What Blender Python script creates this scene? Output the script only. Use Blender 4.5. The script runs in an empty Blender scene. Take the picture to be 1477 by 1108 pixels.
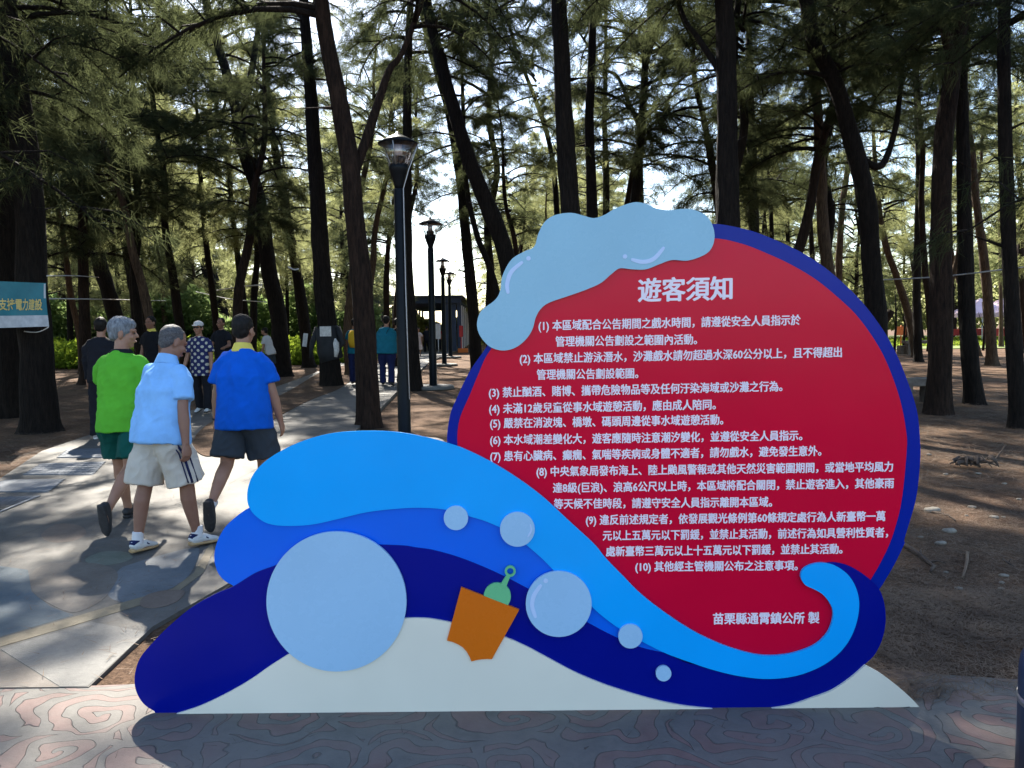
import bpy, bmesh, math, random
import numpy as np
from mathutils import Vector, Matrix, noise, Euler
from mathutils.geometry import tessellate_polygon

R = math.radians
PW, PH, F = 1477.0, 1108.0, 1115.0
scene = bpy.context.scene
COL = scene.collection

# ------------------------------------------------------------------ camera
cd = bpy.data.cameras.new('camera')
cam = bpy.data.objects.new('camera', cd)
COL.objects.link(cam)
CAM_H = 1.55
CM = Matrix.Translation((0, 0, CAM_H)) @ Matrix.Rotation(R(90 - 4.36), 4, 'X') @ Matrix.Rotation(R(-0.7), 4, 'Z')
cam.matrix_world = CM
cd.sensor_fit = 'HORIZONTAL'
cd.sensor_width = 36.0
cd.lens = 36.0 * F / PW
cd.clip_start = 0.05
cd.clip_end = 3000
scene.camera = cam
# ------------------------------------------------------------------ sky and sun
SUN_EL, SUN_AZ = 42.0, -20.0
world = bpy.data.worlds.new('World')
scene.world = world
world.use_nodes = True
wn = world.node_tree
sky = wn.nodes.new('ShaderNodeTexSky')
sky.sky_type = 'NISHITA'
sky.sun_disc = False
sky.sun_elevation = R(SUN_EL)
sky.sun_rotation = R(SUN_AZ)
sky.dust_density = 0.7
wn.links.new(sky.outputs[0], wn.nodes['Background'].inputs[0])
wn.nodes['Background'].inputs[1].default_value = 0.10
sl = bpy.data.lights.new('sun', 'SUN')
sl.energy = 5.0
sl.angle = R(0.6)
sl.color = (1.0, 0.93, 0.82)
sun = bpy.data.objects.new('sun', sl)
COL.objects.link(sun)
sd = Vector((math.sin(R(SUN_AZ)) * math.cos(R(SUN_EL)), math.cos(R(SUN_AZ)) * math.cos(R(SUN_EL)), math.sin(R(SUN_EL))))
sun.rotation_euler = sd.to_track_quat('Z', 'Y').to_euler()
sun.location = sd * 60
scene.view_settings.view_transform = 'Standard'
scene.view_settings.look = 'None'
scene.view_settings.exposure = 2.0
scene.view_settings.gamma = 1.0
scene.view_settings.use_curve_mapping = False
scene.cycles.max_bounces = 8
scene.cycles.transparent_max_bounces = 8
scene.cycles.caustics_reflective = False
scene.cycles.caustics_refractive = False

# ------------------------------------------------------------------ pixel <-> place
CO = CM.translation.copy()
CR = CM.to_3x3()


def ray(px, py):
    return (CR @ Vector(((px - PW / 2) / F, -(py - PH / 2) / F, -1.0)))


def G(px, py, z=0.0):
    d = ray(px, py)
    t = (z - CO.z) / d.z
    return CO + d * t


def atY(px, py, Y):
    d = ray(px, py)
    return CO + d * (Y / d.y)


# ------------------------------------------------------------------ object helpers
def tag(o, label=None, cat=None, group=None, kind=None):
    if label: o['label'] = label
    if cat: o['category'] = cat
    if group: o['group'] = group
    if kind: o['kind'] = kind
    return o


def link(name, me, mat=None, parent=None, kind=None, loc=None):
    o = bpy.data.objects.new(name, me)
    COL.objects.link(o)
    if mat is not None and me is not None and len(me.materials) == 0:
        me.materials.append(mat)
    if parent is not None: o.parent = parent
    if kind: o['kind'] = kind
    if loc is not None: o.location = loc
    return o


def empty(name, loc, rz=0.0, label=None, cat=None, group=None):
    o = bpy.data.objects.new(name, None)
    o.empty_display_size = 0.2
    COL.objects.link(o)
    o.location = loc
    o.rotation_euler = (0, 0, rz)
    return tag(o, label, cat, group)


def copy_tree(o, parent=None):
    c = o.copy()
    COL.objects.link(c)
    if parent is not None:
        c.parent = parent
    for ch in list(o.children):
        copy_tree(ch, c)
    return c


def mesh_np(name, v, f, mat=None, smooth=False):
    """v (n,3), f (m,k) with k constant"""
    v = np.asarray(v, dtype=np.float32)
    f = np.asarray(f, dtype=np.int32)
    me = bpy.data.meshes.new(name)
    k = f.shape[1]
    me.vertices.add(len(v))
    me.vertices.foreach_set('co', v.ravel())
    me.loops.add(f.size)
    me.loops.foreach_set('vertex_index', f.ravel())
    me.polygons.add(len(f))
    me.polygons.foreach_set('loop_start', np.arange(0, f.size, k, dtype=np.int32))
    me.polygons.foreach_set('loop_total', np.full(len(f), k, dtype=np.int32))
    if smooth:
        me.polygons.foreach_set('use_smooth', np.ones(len(f), dtype=bool))
    me.update(calc_edges=True)
    if mat: me.materials.append(mat)
    return me


class MB:
    """collects simple solids and links them as one mesh"""

    def __init__(self):
        self.v, self.f, self.sm = [], [], []

    def add(self, vs, fs, smooth=False):
        b = len(self.v)
        self.v += [tuple(p) for p in vs]
        self.f += [tuple(i + b for i in q) for q in fs]
        self.sm += [smooth] * len(fs)

    def box(self, c, s, m=None):
        hx, hy, hz = s[0] / 2, s[1] / 2, s[2] / 2
        vs = [Vector((c[0] + x * hx, c[1] + y * hy, c[2] + z * hz)) for x in (-1, 1) for y in (-1, 1) for z in (-1, 1)]
        if m is not None: vs = [m @ p for p in vs]
        self.add(vs, [(0, 1, 3, 2), (4, 6, 7, 5), (0, 4, 5, 1), (2, 3, 7, 6), (0, 2, 6, 4), (1, 5, 7, 3)])
        return self

    def tube(self, pts, radii, n=8, cap=True, squash=None, ref=None, smooth=True):
        pts = [Vector(p) for p in pts]
        vs, fs = [], []
        last = None
        for i, p in enumerate(pts):
            a = pts[max(i - 1, 0)]
            b = pts[min(i + 1, len(pts) - 1)]
            d = (b - a)
            if d.length < 1e-9: d = Vector((0, 0, 1))
            d.normalize()
            if ref is not None:
                u = Vector(ref) - d * d.dot(Vector(ref))
                if u.length < 1e-4: u = d.orthogonal()
            elif last is None:
                u = d.orthogonal()
            else:
                u = last - d * d.dot(last)
                if u.length < 1e-5: u = d.orthogonal()
            u.normalize()
            last = u
            w = d.cross(u)
            r = radii[i] if hasattr(radii, '__len__') else radii
            if hasattr(r, '__len__'):
                ru, rw = r
            else:
                ru = rw = r
            for k in range(n):
                t = 2 * math.pi * k / n
                vs.append(p + u * (ru * math.cos(t)) + w * (rw * math.sin(t)))
        m = len(pts)
        for i in range(m - 1):
            for k in range(n):
                k2 = (k + 1) % n
                fs.append((i * n + k, i * n + k2, (i + 1) * n + k2, (i + 1) * n + k))
        if cap:
            fs.append(tuple(range(n - 1, -1, -1)))
            fs.append(tuple((m - 1) * n + k for k in range(n)))
        self.add(vs, fs, smooth)
        return self

    def lathe(self, prof, n=24, c=(0, 0, 0), smooth=True):
        """prof list of (r, z)"""
        vs, fs = [], []
        for r, z in prof:
            for k in range(n):
                t = 2 * math.pi * k / n
                vs.append((c[0] + r * math.cos(t), c[1] + r * math.sin(t), c[2] + z))
        for i in range(len(prof) - 1):
            for k in range(n):
                k2 = (k + 1) % n
                fs.append((i * n + k, i * n + k2, (i + 1) * n + k2, (i + 1) * n + k))
        fs.append(tuple(range(n - 1, -1, -1)))
        fs.append(tuple((len(prof) - 1) * n + k for k in range(n)))
        self.add(vs, fs, smooth)
        return self

    def ell(self, c, r, m=None, nu=16, nv=10):
        vs, fs = [], []
        c = Vector(c)
        for j in range(nv + 1):
            ph = math.pi * j / nv
            for i in range(nu):
                th = 2 * math.pi * i / nu
                p = Vector((r[0] * math.sin(ph) * math.cos(th), r[1] * math.sin(ph) * math.sin(th), r[2] * math.cos(ph)))
                if m is not None: p = m @ p
                vs.append(c + p)
        for j in range(nv):
            for i in range(nu):
                i2 = (i + 1) % nu
                fs.append((j * nu + i, (j + 1) * nu + i, (j + 1) * nu + i2, j * nu + i2))
        self.add(vs, fs, True)
        return self

    def mesh(self, name, mat=None, bevel=0):
        me = bpy.data.meshes.new(name)
        me.from_pydata([tuple(p) for p in self.v], [], self.f)
        me.polygons.foreach_set('use_smooth', self.sm)
        me.update()
        if bevel:
            bm = bmesh.new(); bm.from_mesh(me)
            bmesh.ops.bevel(bm, geom=[e for e in bm.edges if len(e.link_faces) == 2 and e.calc_face_angle(0) > 0.6], offset=bevel, segments=2, affect='EDGES')
            bm.to_mesh(me); bm.free()
        if mat: me.materials.append(mat)
        return me

    def build(self, name, mat=None, parent=None, kind=None, loc=None, bevel=0):
        return link(name, self.mesh(name, mat, bevel), None, parent, kind, loc)


# ------------------------------------------------------------------ materials
def new_mat(name):
    m = bpy.data.materials.new(name)
    m.use_nodes = True
    nt = m.node_tree
    return m, nt, nt.nodes['Principled BSDF']


def N(nt, typ, **kw):
    n = nt.nodes.new(typ)
    for k, v in kw.items():
        if k in n.inputs.keys():
            n.inputs[k].default_value = v
        else:
            setattr(n, k, v)
    return n


def ramp(nt, stops):
    r = nt.nodes.new('ShaderNodeValToRGB')
    e = r.color_ramp.elements
    e[0].position, e[0].color = stops[0][0], (*stops[0][1], 1)
    e[1].position, e[1].color = stops[-1][0], (*stops[-1][1], 1)
    for p, c in stops[1:-1]:
        x = e.new(p)
        x.color = (*c, 1)
    return r


def coords(nt, scale=(1, 1, 1), kind='Object', loc=(0, 0, 0)):
    tc = nt.nodes.new('ShaderNodeTexCoord')
    mp = nt.nodes.new('ShaderNodeMapping')
    mp.inputs['Scale'].default_value = scale
    mp.inputs['Location'].default_value = loc
    nt.links.new(tc.outputs[kind], mp.inputs[0])
    return mp.outputs[0]


def noisy(name, c1, c2, scale=8, rough=0.8, bump=0.2, bdist=0.01, stretch=(1, 1, 1), detail=6, metal=0.0, spec=0.5, bscale=None, mid=None):
    m, nt, b = new_mat(name)
    co = coords(nt, stretch)
    n = N(nt, 'ShaderNodeTexNoise', Scale=scale, Detail=detail, Roughness=0.65)
    nt.links.new(co, n.inputs['Vector'])
    st = [(0.32, c1), (0.68, c2)] if mid is None else [(0.3, c1), (0.5, mid), (0.7, c2)]
    r = ramp(nt, st)
    nt.links.new(n.outputs['Fac'], r.inputs[0])
    nt.links.new(r.outputs[0], b.inputs['Base Color'])
    b.inputs['Roughness'].default_value = rough
    b.inputs['Metallic'].default_value = metal
    b.inputs['Specular IOR Level'].default_value = spec
    if bump:
        n2 = N(nt, 'ShaderNodeTexNoise', Scale=(bscale or scale * 3), Detail=5, Roughness=0.7)
        nt.links.new(co, n2.inputs['Vector'])
        bp = N(nt, 'ShaderNodeBump', Strength=bump, Distance=bdist)
        nt.links.new(n2.outputs['Fac'], bp.inputs['Height'])
        nt.links.new(bp.outputs[0], b.inputs['Normal'])
    return m


def vinyl(name, c, rough=0.20, spec=0.28, var=0.04):
    m, nt, b = new_mat(name)
    co = coords(nt)
    n = N(nt, 'ShaderNodeTexNoise', Scale=2.3, Detail=3)
    nt.links.new(co, n.inputs['Vector'])
    lo = tuple(max(0, x * (1 - var)) for x in c)
    hi = tuple(min(1, x * (1 + var)) for x in c)
    r = ramp(nt, [(0.3, lo), (0.7, hi)])
    nt.links.new(n.outputs['Fac'], r.inputs[0])
    nt.links.new(r.outputs[0], b.inputs['Base Color'])
    n3 = N(nt, 'ShaderNodeTexNoise', Scale=14, Detail=5, Roughness=0.7)
    nt.links.new(co, n3.inputs['Vector'])
    mr = N(nt, 'ShaderNodeMapRange')
    mr.inputs['To Min'].default_value = rough * 0.7
    mr.inputs['To Max'].default_value = rough * 1.5
    nt.links.new(n3.outputs['Fac'], mr.inputs['Value'])
    nt.links.new(mr.outputs[0], b.inputs['Roughness'])
    b.inputs['Specular IOR Level'].default_value = spec
    n2 = N(nt, 'ShaderNodeTexNoise', Scale=3.1, Detail=1)
    nt.links.new(co, n2.inputs['Vector'])
    bp = N(nt, 'ShaderNodeBump', Strength=0.12, Distance=0.02)
    nt.links.new(n2.outputs['Fac'], bp.inputs['Height'])
    nt.links.new(bp.outputs[0], b.inputs['Normal'])
    return m


def bark_mat(name, c1, c2):
    m, nt, b = new_mat(name)
    co = coords(nt, (1, 1, 0.16))
    n = N(nt, 'ShaderNodeTexNoise', Scale=26, Detail=7, Roughness=0.7)
    nt.links.new(co, n.inputs['Vector'])
    co2 = coords(nt, (1, 1, 0.5))
    n2 = N(nt, 'ShaderNodeTexNoise', Scale=3.0, Detail=4)
    nt.links.new(co2, n2.inputs['Vector'])
    r = ramp(nt, [(0.35, c1), (0.62, c2), (0.8, tuple(x * 1.5 for x in c2))])
    nt.links.new(n.outputs['Fac'], r.inputs[0])
    mix = N(nt, 'ShaderNodeMix', data_type='RGBA', blend_type='MULTIPLY')
    mix.inputs[0].default_value = 0.6
    r2 = ramp(nt, [(0.35, (0.6, 0.55, 0.5)), (0.65, (1.2, 1.15, 1.1))])
    nt.links.new(n2.outputs['Fac'], r2.inputs[0])
    nt.links.new(r.outputs[0], mix.inputs[6])
    nt.links.new(r2.outputs[0], mix.inputs[7])
    nt.links.new(mix.outputs[2], b.inputs['Base Color'])
    b.inputs['Roughness'].default_value = 0.92
    b.inputs['Specular IOR Level'].default_value = 0.2
    v = N(nt, 'ShaderNodeTexVoronoi', Scale=22)
    v.feature = 'DISTANCE_TO_EDGE'
    nt.links.new(co, v.inputs['Vector'])
    mm = N(nt, 'ShaderNodeMath', operation='ADD')
    nt.links.new(n.outputs['Fac'], mm.inputs[0])
    nt.links.new(v.outputs['Distance'], mm.inputs[1])
    bp = N(nt, 'ShaderNodeBump', Strength=1.0, Distance=0.03)
    nt.links.new(mm.outputs[0], bp.inputs['Height'])
    nt.links.new(bp.outputs[0], b.inputs['Normal'])
    return m


def leaf_mat(name, c1, c2, tr, twist=0.55):
    m = bpy.data.materials.new(name)
    m.use_nodes = True
    nt = m.node_tree
    nt.nodes.clear()
    out = nt.nodes.new('ShaderNodeOutputMaterial')
    d = nt.nodes.new('ShaderNodeBsdfDiffuse')
    t = nt.nodes.new('ShaderNodeBsdfTranslucent')
    mx = nt.nodes.new('ShaderNodeMixShader')
    mx.inputs[0].default_value = twist
    co = coords(nt)
    n = N(nt, 'ShaderNodeTexNoise', Scale=1.1, Detail=4)
    nt.links.new(co, n.inputs['Vector'])
    oi = nt.nodes.new('ShaderNodeObjectInfo')
    ad = N(nt, 'ShaderNodeMath', operation='MULTIPLY_ADD')
    ad.inputs[1].default_value = 0.25
    nt.links.new(oi.outputs['Random'], ad.inputs[0])
    nt.links.new(n.outputs['Fac'], ad.inputs[2])
    r = ramp(nt, [(0.4, c1), (0.9, c2)])
    nt.links.new(ad.outputs[0], r.inputs[0])
    nt.links.new(r.outputs[0], d.inputs[0])
    r2 = ramp(nt, [(0.4, tuple(x * 0.75 for x in tr)), (0.9, tr)])
    nt.links.new(ad.outputs[0], r2.inputs[0])
    nt.links.new(r2.outputs[0], t.inputs[0])
    nt.links.new(d.outputs[0], mx.inputs[1])
    nt.links.new(t.outputs[0], mx.inputs[2])
    nt.links.new(mx.outputs[0], out.inputs[0])
    return m


M = {}
M['bark'] = bark_mat('bark_dark', (0.0045, 0.0035, 0.003), (0.017, 0.0125, 0.010))
M['bark_red'] = bark_mat('bark_reddish', (0.008, 0.005, 0.0035), (0.034, 0.020, 0.014))
M['bark_pale'] = bark_mat('bark_pale', (0.035, 0.024, 0.017), (0.11, 0.075, 0.05))
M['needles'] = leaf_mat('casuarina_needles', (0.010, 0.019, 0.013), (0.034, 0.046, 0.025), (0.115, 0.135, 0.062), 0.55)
M['needles_far_lit'] = leaf_mat('casuarina_needles_far_lit', (0.035, 0.048, 0.022), (0.09, 0.10, 0.042), (0.36, 0.38, 0.17), 0.68)  # same needles with colour lightened to stand for sun from behind
M['hedge'] = leaf_mat('undergrowth_leaves', (0.03, 0.055, 0.028), (0.08, 0.12, 0.045), (0.28, 0.38, 0.14), 0.6)
M['shrub'] = leaf_mat('shrub_leaves', (0.06, 0.11, 0.02), (0.12, 0.18, 0.03), (0.42, 0.55, 0.06), 0.6)
M['grass'] = leaf_mat('grass_blades', (0.05, 0.09, 0.015), (0.12, 0.17, 0.03), (0.30, 0.38, 0.05), 0.5)


def dirt_mat():
    m, nt, b = new_mat('needle_covered_dirt')
    co = coords(nt)
    big = N(nt, 'ShaderNodeTexNoise', Scale=0.55, Detail=5, Roughness=0.6)
    nt.links.new(co, big.inputs['Vector'])
    fine = N(nt, 'ShaderNodeTexNoise', Scale=34, Detail=8, Roughness=0.75, Distortion=1.2)
    nt.links.new(co, fine.inputs['Vector'])
    med = N(nt, 'ShaderNodeTexNoise', Scale=6, Detail=6, Roughness=0.7)
    nt.links.new(co, med.inputs['Vector'])
    r1 = ramp(nt, [(0.3, (0.050, 0.031, 0.021)), (0.5, (0.118, 0.077, 0.052)), (0.72, (0.22, 0.155, 0.108))])
    nt.links.new(fine.outputs['Fac'], r1.inputs[0])
    r2 = ramp(nt, [(0.35, (0.75, 0.65, 0.6)), (0.6, (1.2, 1.12, 1.0))])
    nt.links.new(big.outputs['Fac'], r2.inputs[0])
    mx = N(nt, 'ShaderNodeMix', data_type='RGBA', blend_type='MULTIPLY')
    mx.inputs[0].default_value = 0.9
    nt.links.new(r1.outputs[0], mx.inputs[6])
    nt.links.new(r2.outputs[0], mx.inputs[7])
    r3 = ramp(nt, [(0.4, (0.7, 0.7, 0.7)), (0.6, (1.15, 1.15, 1.15))])
    nt.links.new(med.outputs['Fac'], r3.inputs[0])
    mx2 = N(nt, 'ShaderNodeMix', data_type='RGBA', blend_type='MULTIPLY')
    mx2.inputs[0].default_value = 0.8
    nt.links.new(mx.outputs[2], mx2.inputs[6])
    nt.links.new(r3.outputs[0], mx2.inputs[7])
    nt.links.new(mx2.outputs[2], b.inputs['Base Color'])
    b.inputs['Roughness'].default_value = 0.95
    b.inputs['Specular IOR Level'].default_value = 0.15
    ad = N(nt, 'ShaderNodeMath', operation='ADD')
    nt.links.new(fine.outputs['Fac'], ad.inputs[0])
    nt.links.new(med.outputs['Fac'], ad.inputs[1])
    bp = N(nt, 'ShaderNodeBump', Strength=0.9, Distance=0.03)
    nt.links.new(ad.outputs[0], bp.inputs['Height'])
    nt.links.new(bp.outputs[0], b.inputs['Normal'])
    return m


M['dirt'] = dirt_mat()


def concrete(name, c1, c2, bump=0.35, spec=0.3, stain=0.5):
    m, nt, b = new_mat(name)
    co = coords(nt)
    n = N(nt, 'ShaderNodeTexNoise', Scale=2.2, Detail=8, Roughness=0.7)
    nt.links.new(co, n.inputs['Vector'])
    r = ramp(nt, [(0.33, c1), (0.67, c2)])
    nt.links.new(n.outputs['Fac'], r.inputs[0])
    n3 = N(nt, 'ShaderNodeTexNoise', Scale=38, Detail=6, Roughness=0.8)
    nt.links.new(co, n3.inputs['Vector'])
    r3 = ramp(nt, [(0.35, (0.72, 0.7, 0.68)), (0.62, (1.1, 1.1, 1.1))])
    nt.links.new(n3.outputs['Fac'], r3.inputs[0])
    mx = N(nt, 'ShaderNodeMix', data_type='RGBA', blend_type='MULTIPLY')
    mx.inputs[0].default_value = stain
    nt.links.new(r.outputs[0], mx.inputs[6])
    nt.links.new(r3.outputs[0], mx.inputs[7])
    nt.links.new(mx.outputs[2], b.inputs['Base Color'])
    b.inputs['Roughness'].default_value = 0.75
    b.inputs['Specular IOR Level'].default_value = spec
    bp = N(nt, 'ShaderNodeBump', Strength=bump, Distance=0.008)
    nt.links.new(n3.outputs['Fac'], bp.inputs['Height'])
    nt.links.new(bp.outputs[0], b.inputs['Normal'])
    return m


M['path'] = concrete('path_concrete', (0.078, 0.075, 0.069), (0.138, 0.130, 0.115))
M['paint_blue'] = concrete('faded_blue_paint', (0.055, 0.082, 0.10), (0.095, 0.122, 0.14))
M['paint_grey'] = concrete('faded_grey_blue_paint', (0.10, 0.115, 0.125), (0.17, 0.18, 0.185))
M['paint_yellow'] = concrete('faded_yellow_paint', (0.16, 0.13, 0.085), (0.235, 0.20, 0.135))
M['paint_stone'] = concrete('pale_slab', (0.11, 0.11, 0.105), (0.185, 0.18, 0.165), 0.6)
M['paint_tan'] = concrete('tan_slab', (0.105, 0.09, 0.076), (0.17, 0.15, 0.128))
M['paint_rust'] = concrete('faded_rust_paint', (0.125, 0.095, 0.075), (0.19, 0.15, 0.12))
M['paint_green'] = concrete('faded_green_paint', (0.11, 0.125, 0.10), (0.17, 0.185, 0.15))
M['plate'] = concrete('paving_ribs', (0.11, 0.13, 0.155), (0.18, 0.20, 0.225))
M['joint'] = noisy('joint_gap', (0.05, 0.045, 0.04), (0.09, 0.08, 0.07), 20, 0.95, 0)


def stamped_mat():
    """grey cloud scroll bands pressed into pink concrete"""
    m, nt, b = new_mat('stamped_cloud_scroll_concrete')
    L = nt.links.new
    co = coords(nt)
    wn_ = N(nt, 'ShaderNodeTexNoise', Scale=3.0, Detail=2)
    L(co, wn_.inputs['Vector'])
    sc = N(nt, 'ShaderNodeVectorMath', operation='MULTIPLY_ADD')
    sc.inputs[1].default_value = (0.36, 0.36, 0)
    L(wn_.outputs['Color'], sc.inputs[0])
    L(co, sc.inputs[2])
    sp = N(nt, 'ShaderNodeVectorMath', operation='MULTIPLY')
    sp.inputs[1].default_value = (1.0, 1.35, 0)
    L(sc.outputs[0], sp.inputs[0])
    v = N(nt, 'ShaderNodeTexVoronoi', Scale=2.2, Randomness=0.8)
    v.voronoi_dimensions = '2D'
    L(sp.outputs[0], v.inputs['Vector'])
    e = N(nt, 'ShaderNodeTexVoronoi', Scale=2.2, Randomness=0.8)
    e.voronoi_dimensions = '2D'
    e.feature = 'DISTANCE_TO_EDGE'
    L(sp.outputs[0], e.inputs['Vector'])
    # spiral: distance + angle
    pos = N(nt, 'ShaderNodeVectorMath', operation='SUBTRACT')
    L(sp.outputs[0], pos.inputs[0])
    L(v.outputs['Position'], pos.inputs[1])
    sx = N(nt, 'ShaderNodeSeparateXYZ')
    L(pos.outputs[0], sx.inputs[0])
    at = N(nt, 'ShaderNodeMath', operation='ARCTAN2')
    L(sx.outputs[1], at.inputs[0])
    L(sx.outputs[0], at.inputs[1])
    am = N(nt, 'ShaderNodeMath', operation='MULTIPLY')
    am.inputs[1].default_value = 1 / (2 * math.pi)
    L(at.outputs[0], am.inputs[0])
    dm = N(nt, 'ShaderNodeMath', operation='MULTIPLY')
    dm.inputs[1].default_value = 3.6
    L(v.outputs['Distance'], dm.inputs[0])
    su = N(nt, 'ShaderNodeMath', operation='ADD')
    L(dm.outputs[0], su.inputs[0])
    L(am.outputs[0], su.inputs[1])
    fr = N(nt, 'ShaderNodeMath', operation='FRACT')
    L(su.outputs[0], fr.inputs[0])
    pp = N(nt, 'ShaderNodeMath', operation='PINGPONG')
    pp.inputs[1].default_value = 0.5
    L(su.outputs[0], pp.inputs[0])
    band = N(nt, 'ShaderNodeMath', operation='SUBTRACT')  # >0 grey
    L(pp.outputs[0], band.inputs[0])
    band.inputs[1].default_value = 0.27
    bs = N(nt, 'ShaderNodeMath', operation='MULTIPLY')
    bs.inputs[1].default_value = 0.35
    L(band.outputs[0], bs.inputs[0])
    ed = N(nt, 'ShaderNodeMath', operation='SUBTRACT')
    ed.inputs[0].default_value = 0.055
    L(e.outputs['Distance'], ed.inputs[1])
    mxm = N(nt, 'ShaderNodeMath', operation='MAXIMUM')
    L(bs.outputs[0], mxm.inputs[0])
    L(ed.outputs[0], mxm.inputs[1])
    mask = N(nt, 'ShaderNodeMapRange')
    mask.inputs['From Min'].default_value = -0.004
    mask.inputs['From Max'].default_value = 0.004
    L(mxm.outputs[0], mask.inputs['Value'])
    ab = N(nt, 'ShaderNodeMath', operation='ABSOLUTE')
    L(mxm.outputs[0], ab.inputs[0])
    line = N(nt, 'ShaderNodeMapRange')
    line.inputs['From Min'].default_value = 0.0
    line.inputs['From Max'].default_value = 0.007
    L(ab.outputs[0], line.inputs['Value'])
    n = N(nt, 'ShaderNodeTexNoise', Scale=9, Detail=8, Roughness=0.75)
    L(co, n.inputs['Vector'])
    pink = ramp(nt, [(0.3, (0.13, 0.083, 0.073)), (0.7, (0.20, 0.130, 0.115))])
    grey = ramp(nt, [(0.3, (0.09, 0.088, 0.08)), (0.7, (0.16, 0.153, 0.138))])
    L(n.outputs['Fac'], pink.inputs[0])
    L(n.outputs['Fac'], grey.inputs[0])
    c = N(nt, 'ShaderNodeMix', data_type='RGBA')
    L(mask.outputs[0], c.inputs[0])
    L(pink.outputs[0], c.inputs[6])
    L(grey.outputs[0], c.inputs[7])
    dk = N(nt, 'ShaderNodeMix', data_type='RGBA')
    L(line.outputs[0], dk.inputs[0])
    dk.inputs[6].default_value = (0.075, 0.066, 0.062, 1)
    L(c.outputs[2], dk.inputs[7])
    # wear: dust patches
    w = N(nt, 'ShaderNodeTexNoise', Scale=1.4, Detail=7, Roughness=0.7)
    L(co, w.inputs['Vector'])
    wr = ramp(nt, [(0.40, (0.12, 0.12, 0.12)), (0.62, (1, 1, 1))])
    L(w.outputs['Fac'], wr.inputs[0])
    dust = N(nt, 'ShaderNodeMix', data_type='RGBA')
    wm = N(nt, 'ShaderNodeMath', operation='MULTIPLY')
    wm.inputs[1].default_value = 0.75
    L(wr.outputs[0], wm.inputs[0])
    L(wm.outputs[0], dust.inputs[0])
    L(dk.outputs[2], dust.inputs[6])
    dust.inputs[7].default_value = (0.16, 0.142, 0.125, 1)
    L(dust.outputs[2], b.inputs['Base Color'])
    b.inputs['Roughness'].default_value = 0.8
    b.inputs['Specular IOR Level'].default_value = 0.3
    hh = N(nt, 'ShaderNodeMath', operation='MULTIPLY_ADD')
    hh.inputs[1].default_value = 0.25
    n4 = N(nt, 'ShaderNodeTexNoise', Scale=60, Detail=4, Roughness=0.7)
    L(co, n4.inputs['Vector'])
    L(n4.outputs['Fac'], hh.inputs[0])
    L(line.outputs[0], hh.inputs[2])
    bp = N(nt, 'ShaderNodeBump', Strength=0.7, Distance=0.01)
    L(hh.outputs[0], bp.inputs['Height'])
    L(bp.outputs[0], b.inputs['Normal'])
    return m


M['stamped'] = stamped_mat()

# sign paints
M['s_red'] = vinyl('sign_red', (0.62, 0.0008, 0.034), spec=0.17)
M['s_border'] = vinyl('sign_border_blue', (0.0003, 0.016, 0.28), spec=0.14)
M['s_navy'] = vinyl('sign_navy', (0.0002, 0.0055, 0.23), spec=0.16)
M['s_mid'] = vinyl('sign_mid_blue', (0.0006, 0.135, 0.80))
M['s_light'] = vinyl('sign_light_blue', (0.0006, 0.38, 0.97))
M['s_cloud'] = vinyl('sign_foam_blue', (0.27, 0.52, 0.68), 0.25)
M['s_bubble'] = vinyl('sign_bubble_blue', (0.33, 0.56, 0.80), 0.25)
M['s_shine'] = vinyl('sign_bubble_shine', (0.50, 0.65, 0.92), 0.25)
M['s_sand'] = vinyl('sign_sand_white', (0.76, 0.74, 0.64), 0.3)
M['s_orange'] = vinyl('sign_orange', (0.68, 0.15, 0.006), 0.25)
M['s_green'] = vinyl('sign_green', (0.15, 0.52, 0.25), 0.25)
M['s_text'] = vinyl('sign_lettering', (0.86, 0.80, 0.90), 0.4)
M['s_board'] = noisy('board_core', (0.35, 0.35, 0.35), (0.5, 0.5, 0.5), 10, 0.6, 0)
M['steel'] = noisy('galvanised_steel', (0.3, 0.3, 0.3), (0.45, 0.45, 0.45), 10, 0.45, 0, metal=0.8)
M['lamp_metal'] = noisy('dark_lamp_paint', (0.002, 0.003, 0.005), (0.005, 0.007, 0.009), 6, 0.4, 0.05, spec=0.15)
M['navy_steel'] = noisy('navy_painted_steel', (0.012, 0.03, 0.07), (0.02, 0.045, 0.10), 4, 0.5, 0.05)
M['white_paint'] = noisy('white_paint', (0.6, 0.6, 0.6), (0.8, 0.8, 0.8), 4, 0.5, 0)
M['stone'] = noisy('pebble', (0.13, 0.115, 0.09), (0.27, 0.24, 0.19), 20, 0.8, 0.2)
M['twig'] = noisy('dead_twig', (0.03, 0.02, 0.015), (0.10, 0.07, 0.05), 20, 0.9, 0.2)
M['straw'] = noisy('dry_needles', (0.06, 0.038, 0.024), (0.19, 0.13, 0.085), 3, 0.9, 0)
M['rope'] = noisy('white_rope', (0.4, 0.4, 0.4), (0.6, 0.6, 0.6), 30, 0.8, 0)
M['granite'] = noisy('stone_furniture', (0.10, 0.08, 0.07), (0.20, 0.17, 0.14), 12, 0.85, 0.3)
M['tent'] = noisy('pale_pink_canvas', (0.62, 0.38, 0.42), (0.80, 0.60, 0.62), 1, 0.7, 0)
M['red_cloth'] = noisy('red_cloth', (0.45, 0.03, 0.03), (0.6, 0.05, 0.05), 3, 0.7, 0)
M['orange_cloth'] = noisy('orange_cloth', (0.7, 0.16, 0.03), (0.8, 0.22, 0.04), 3, 0.7, 0)


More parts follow.
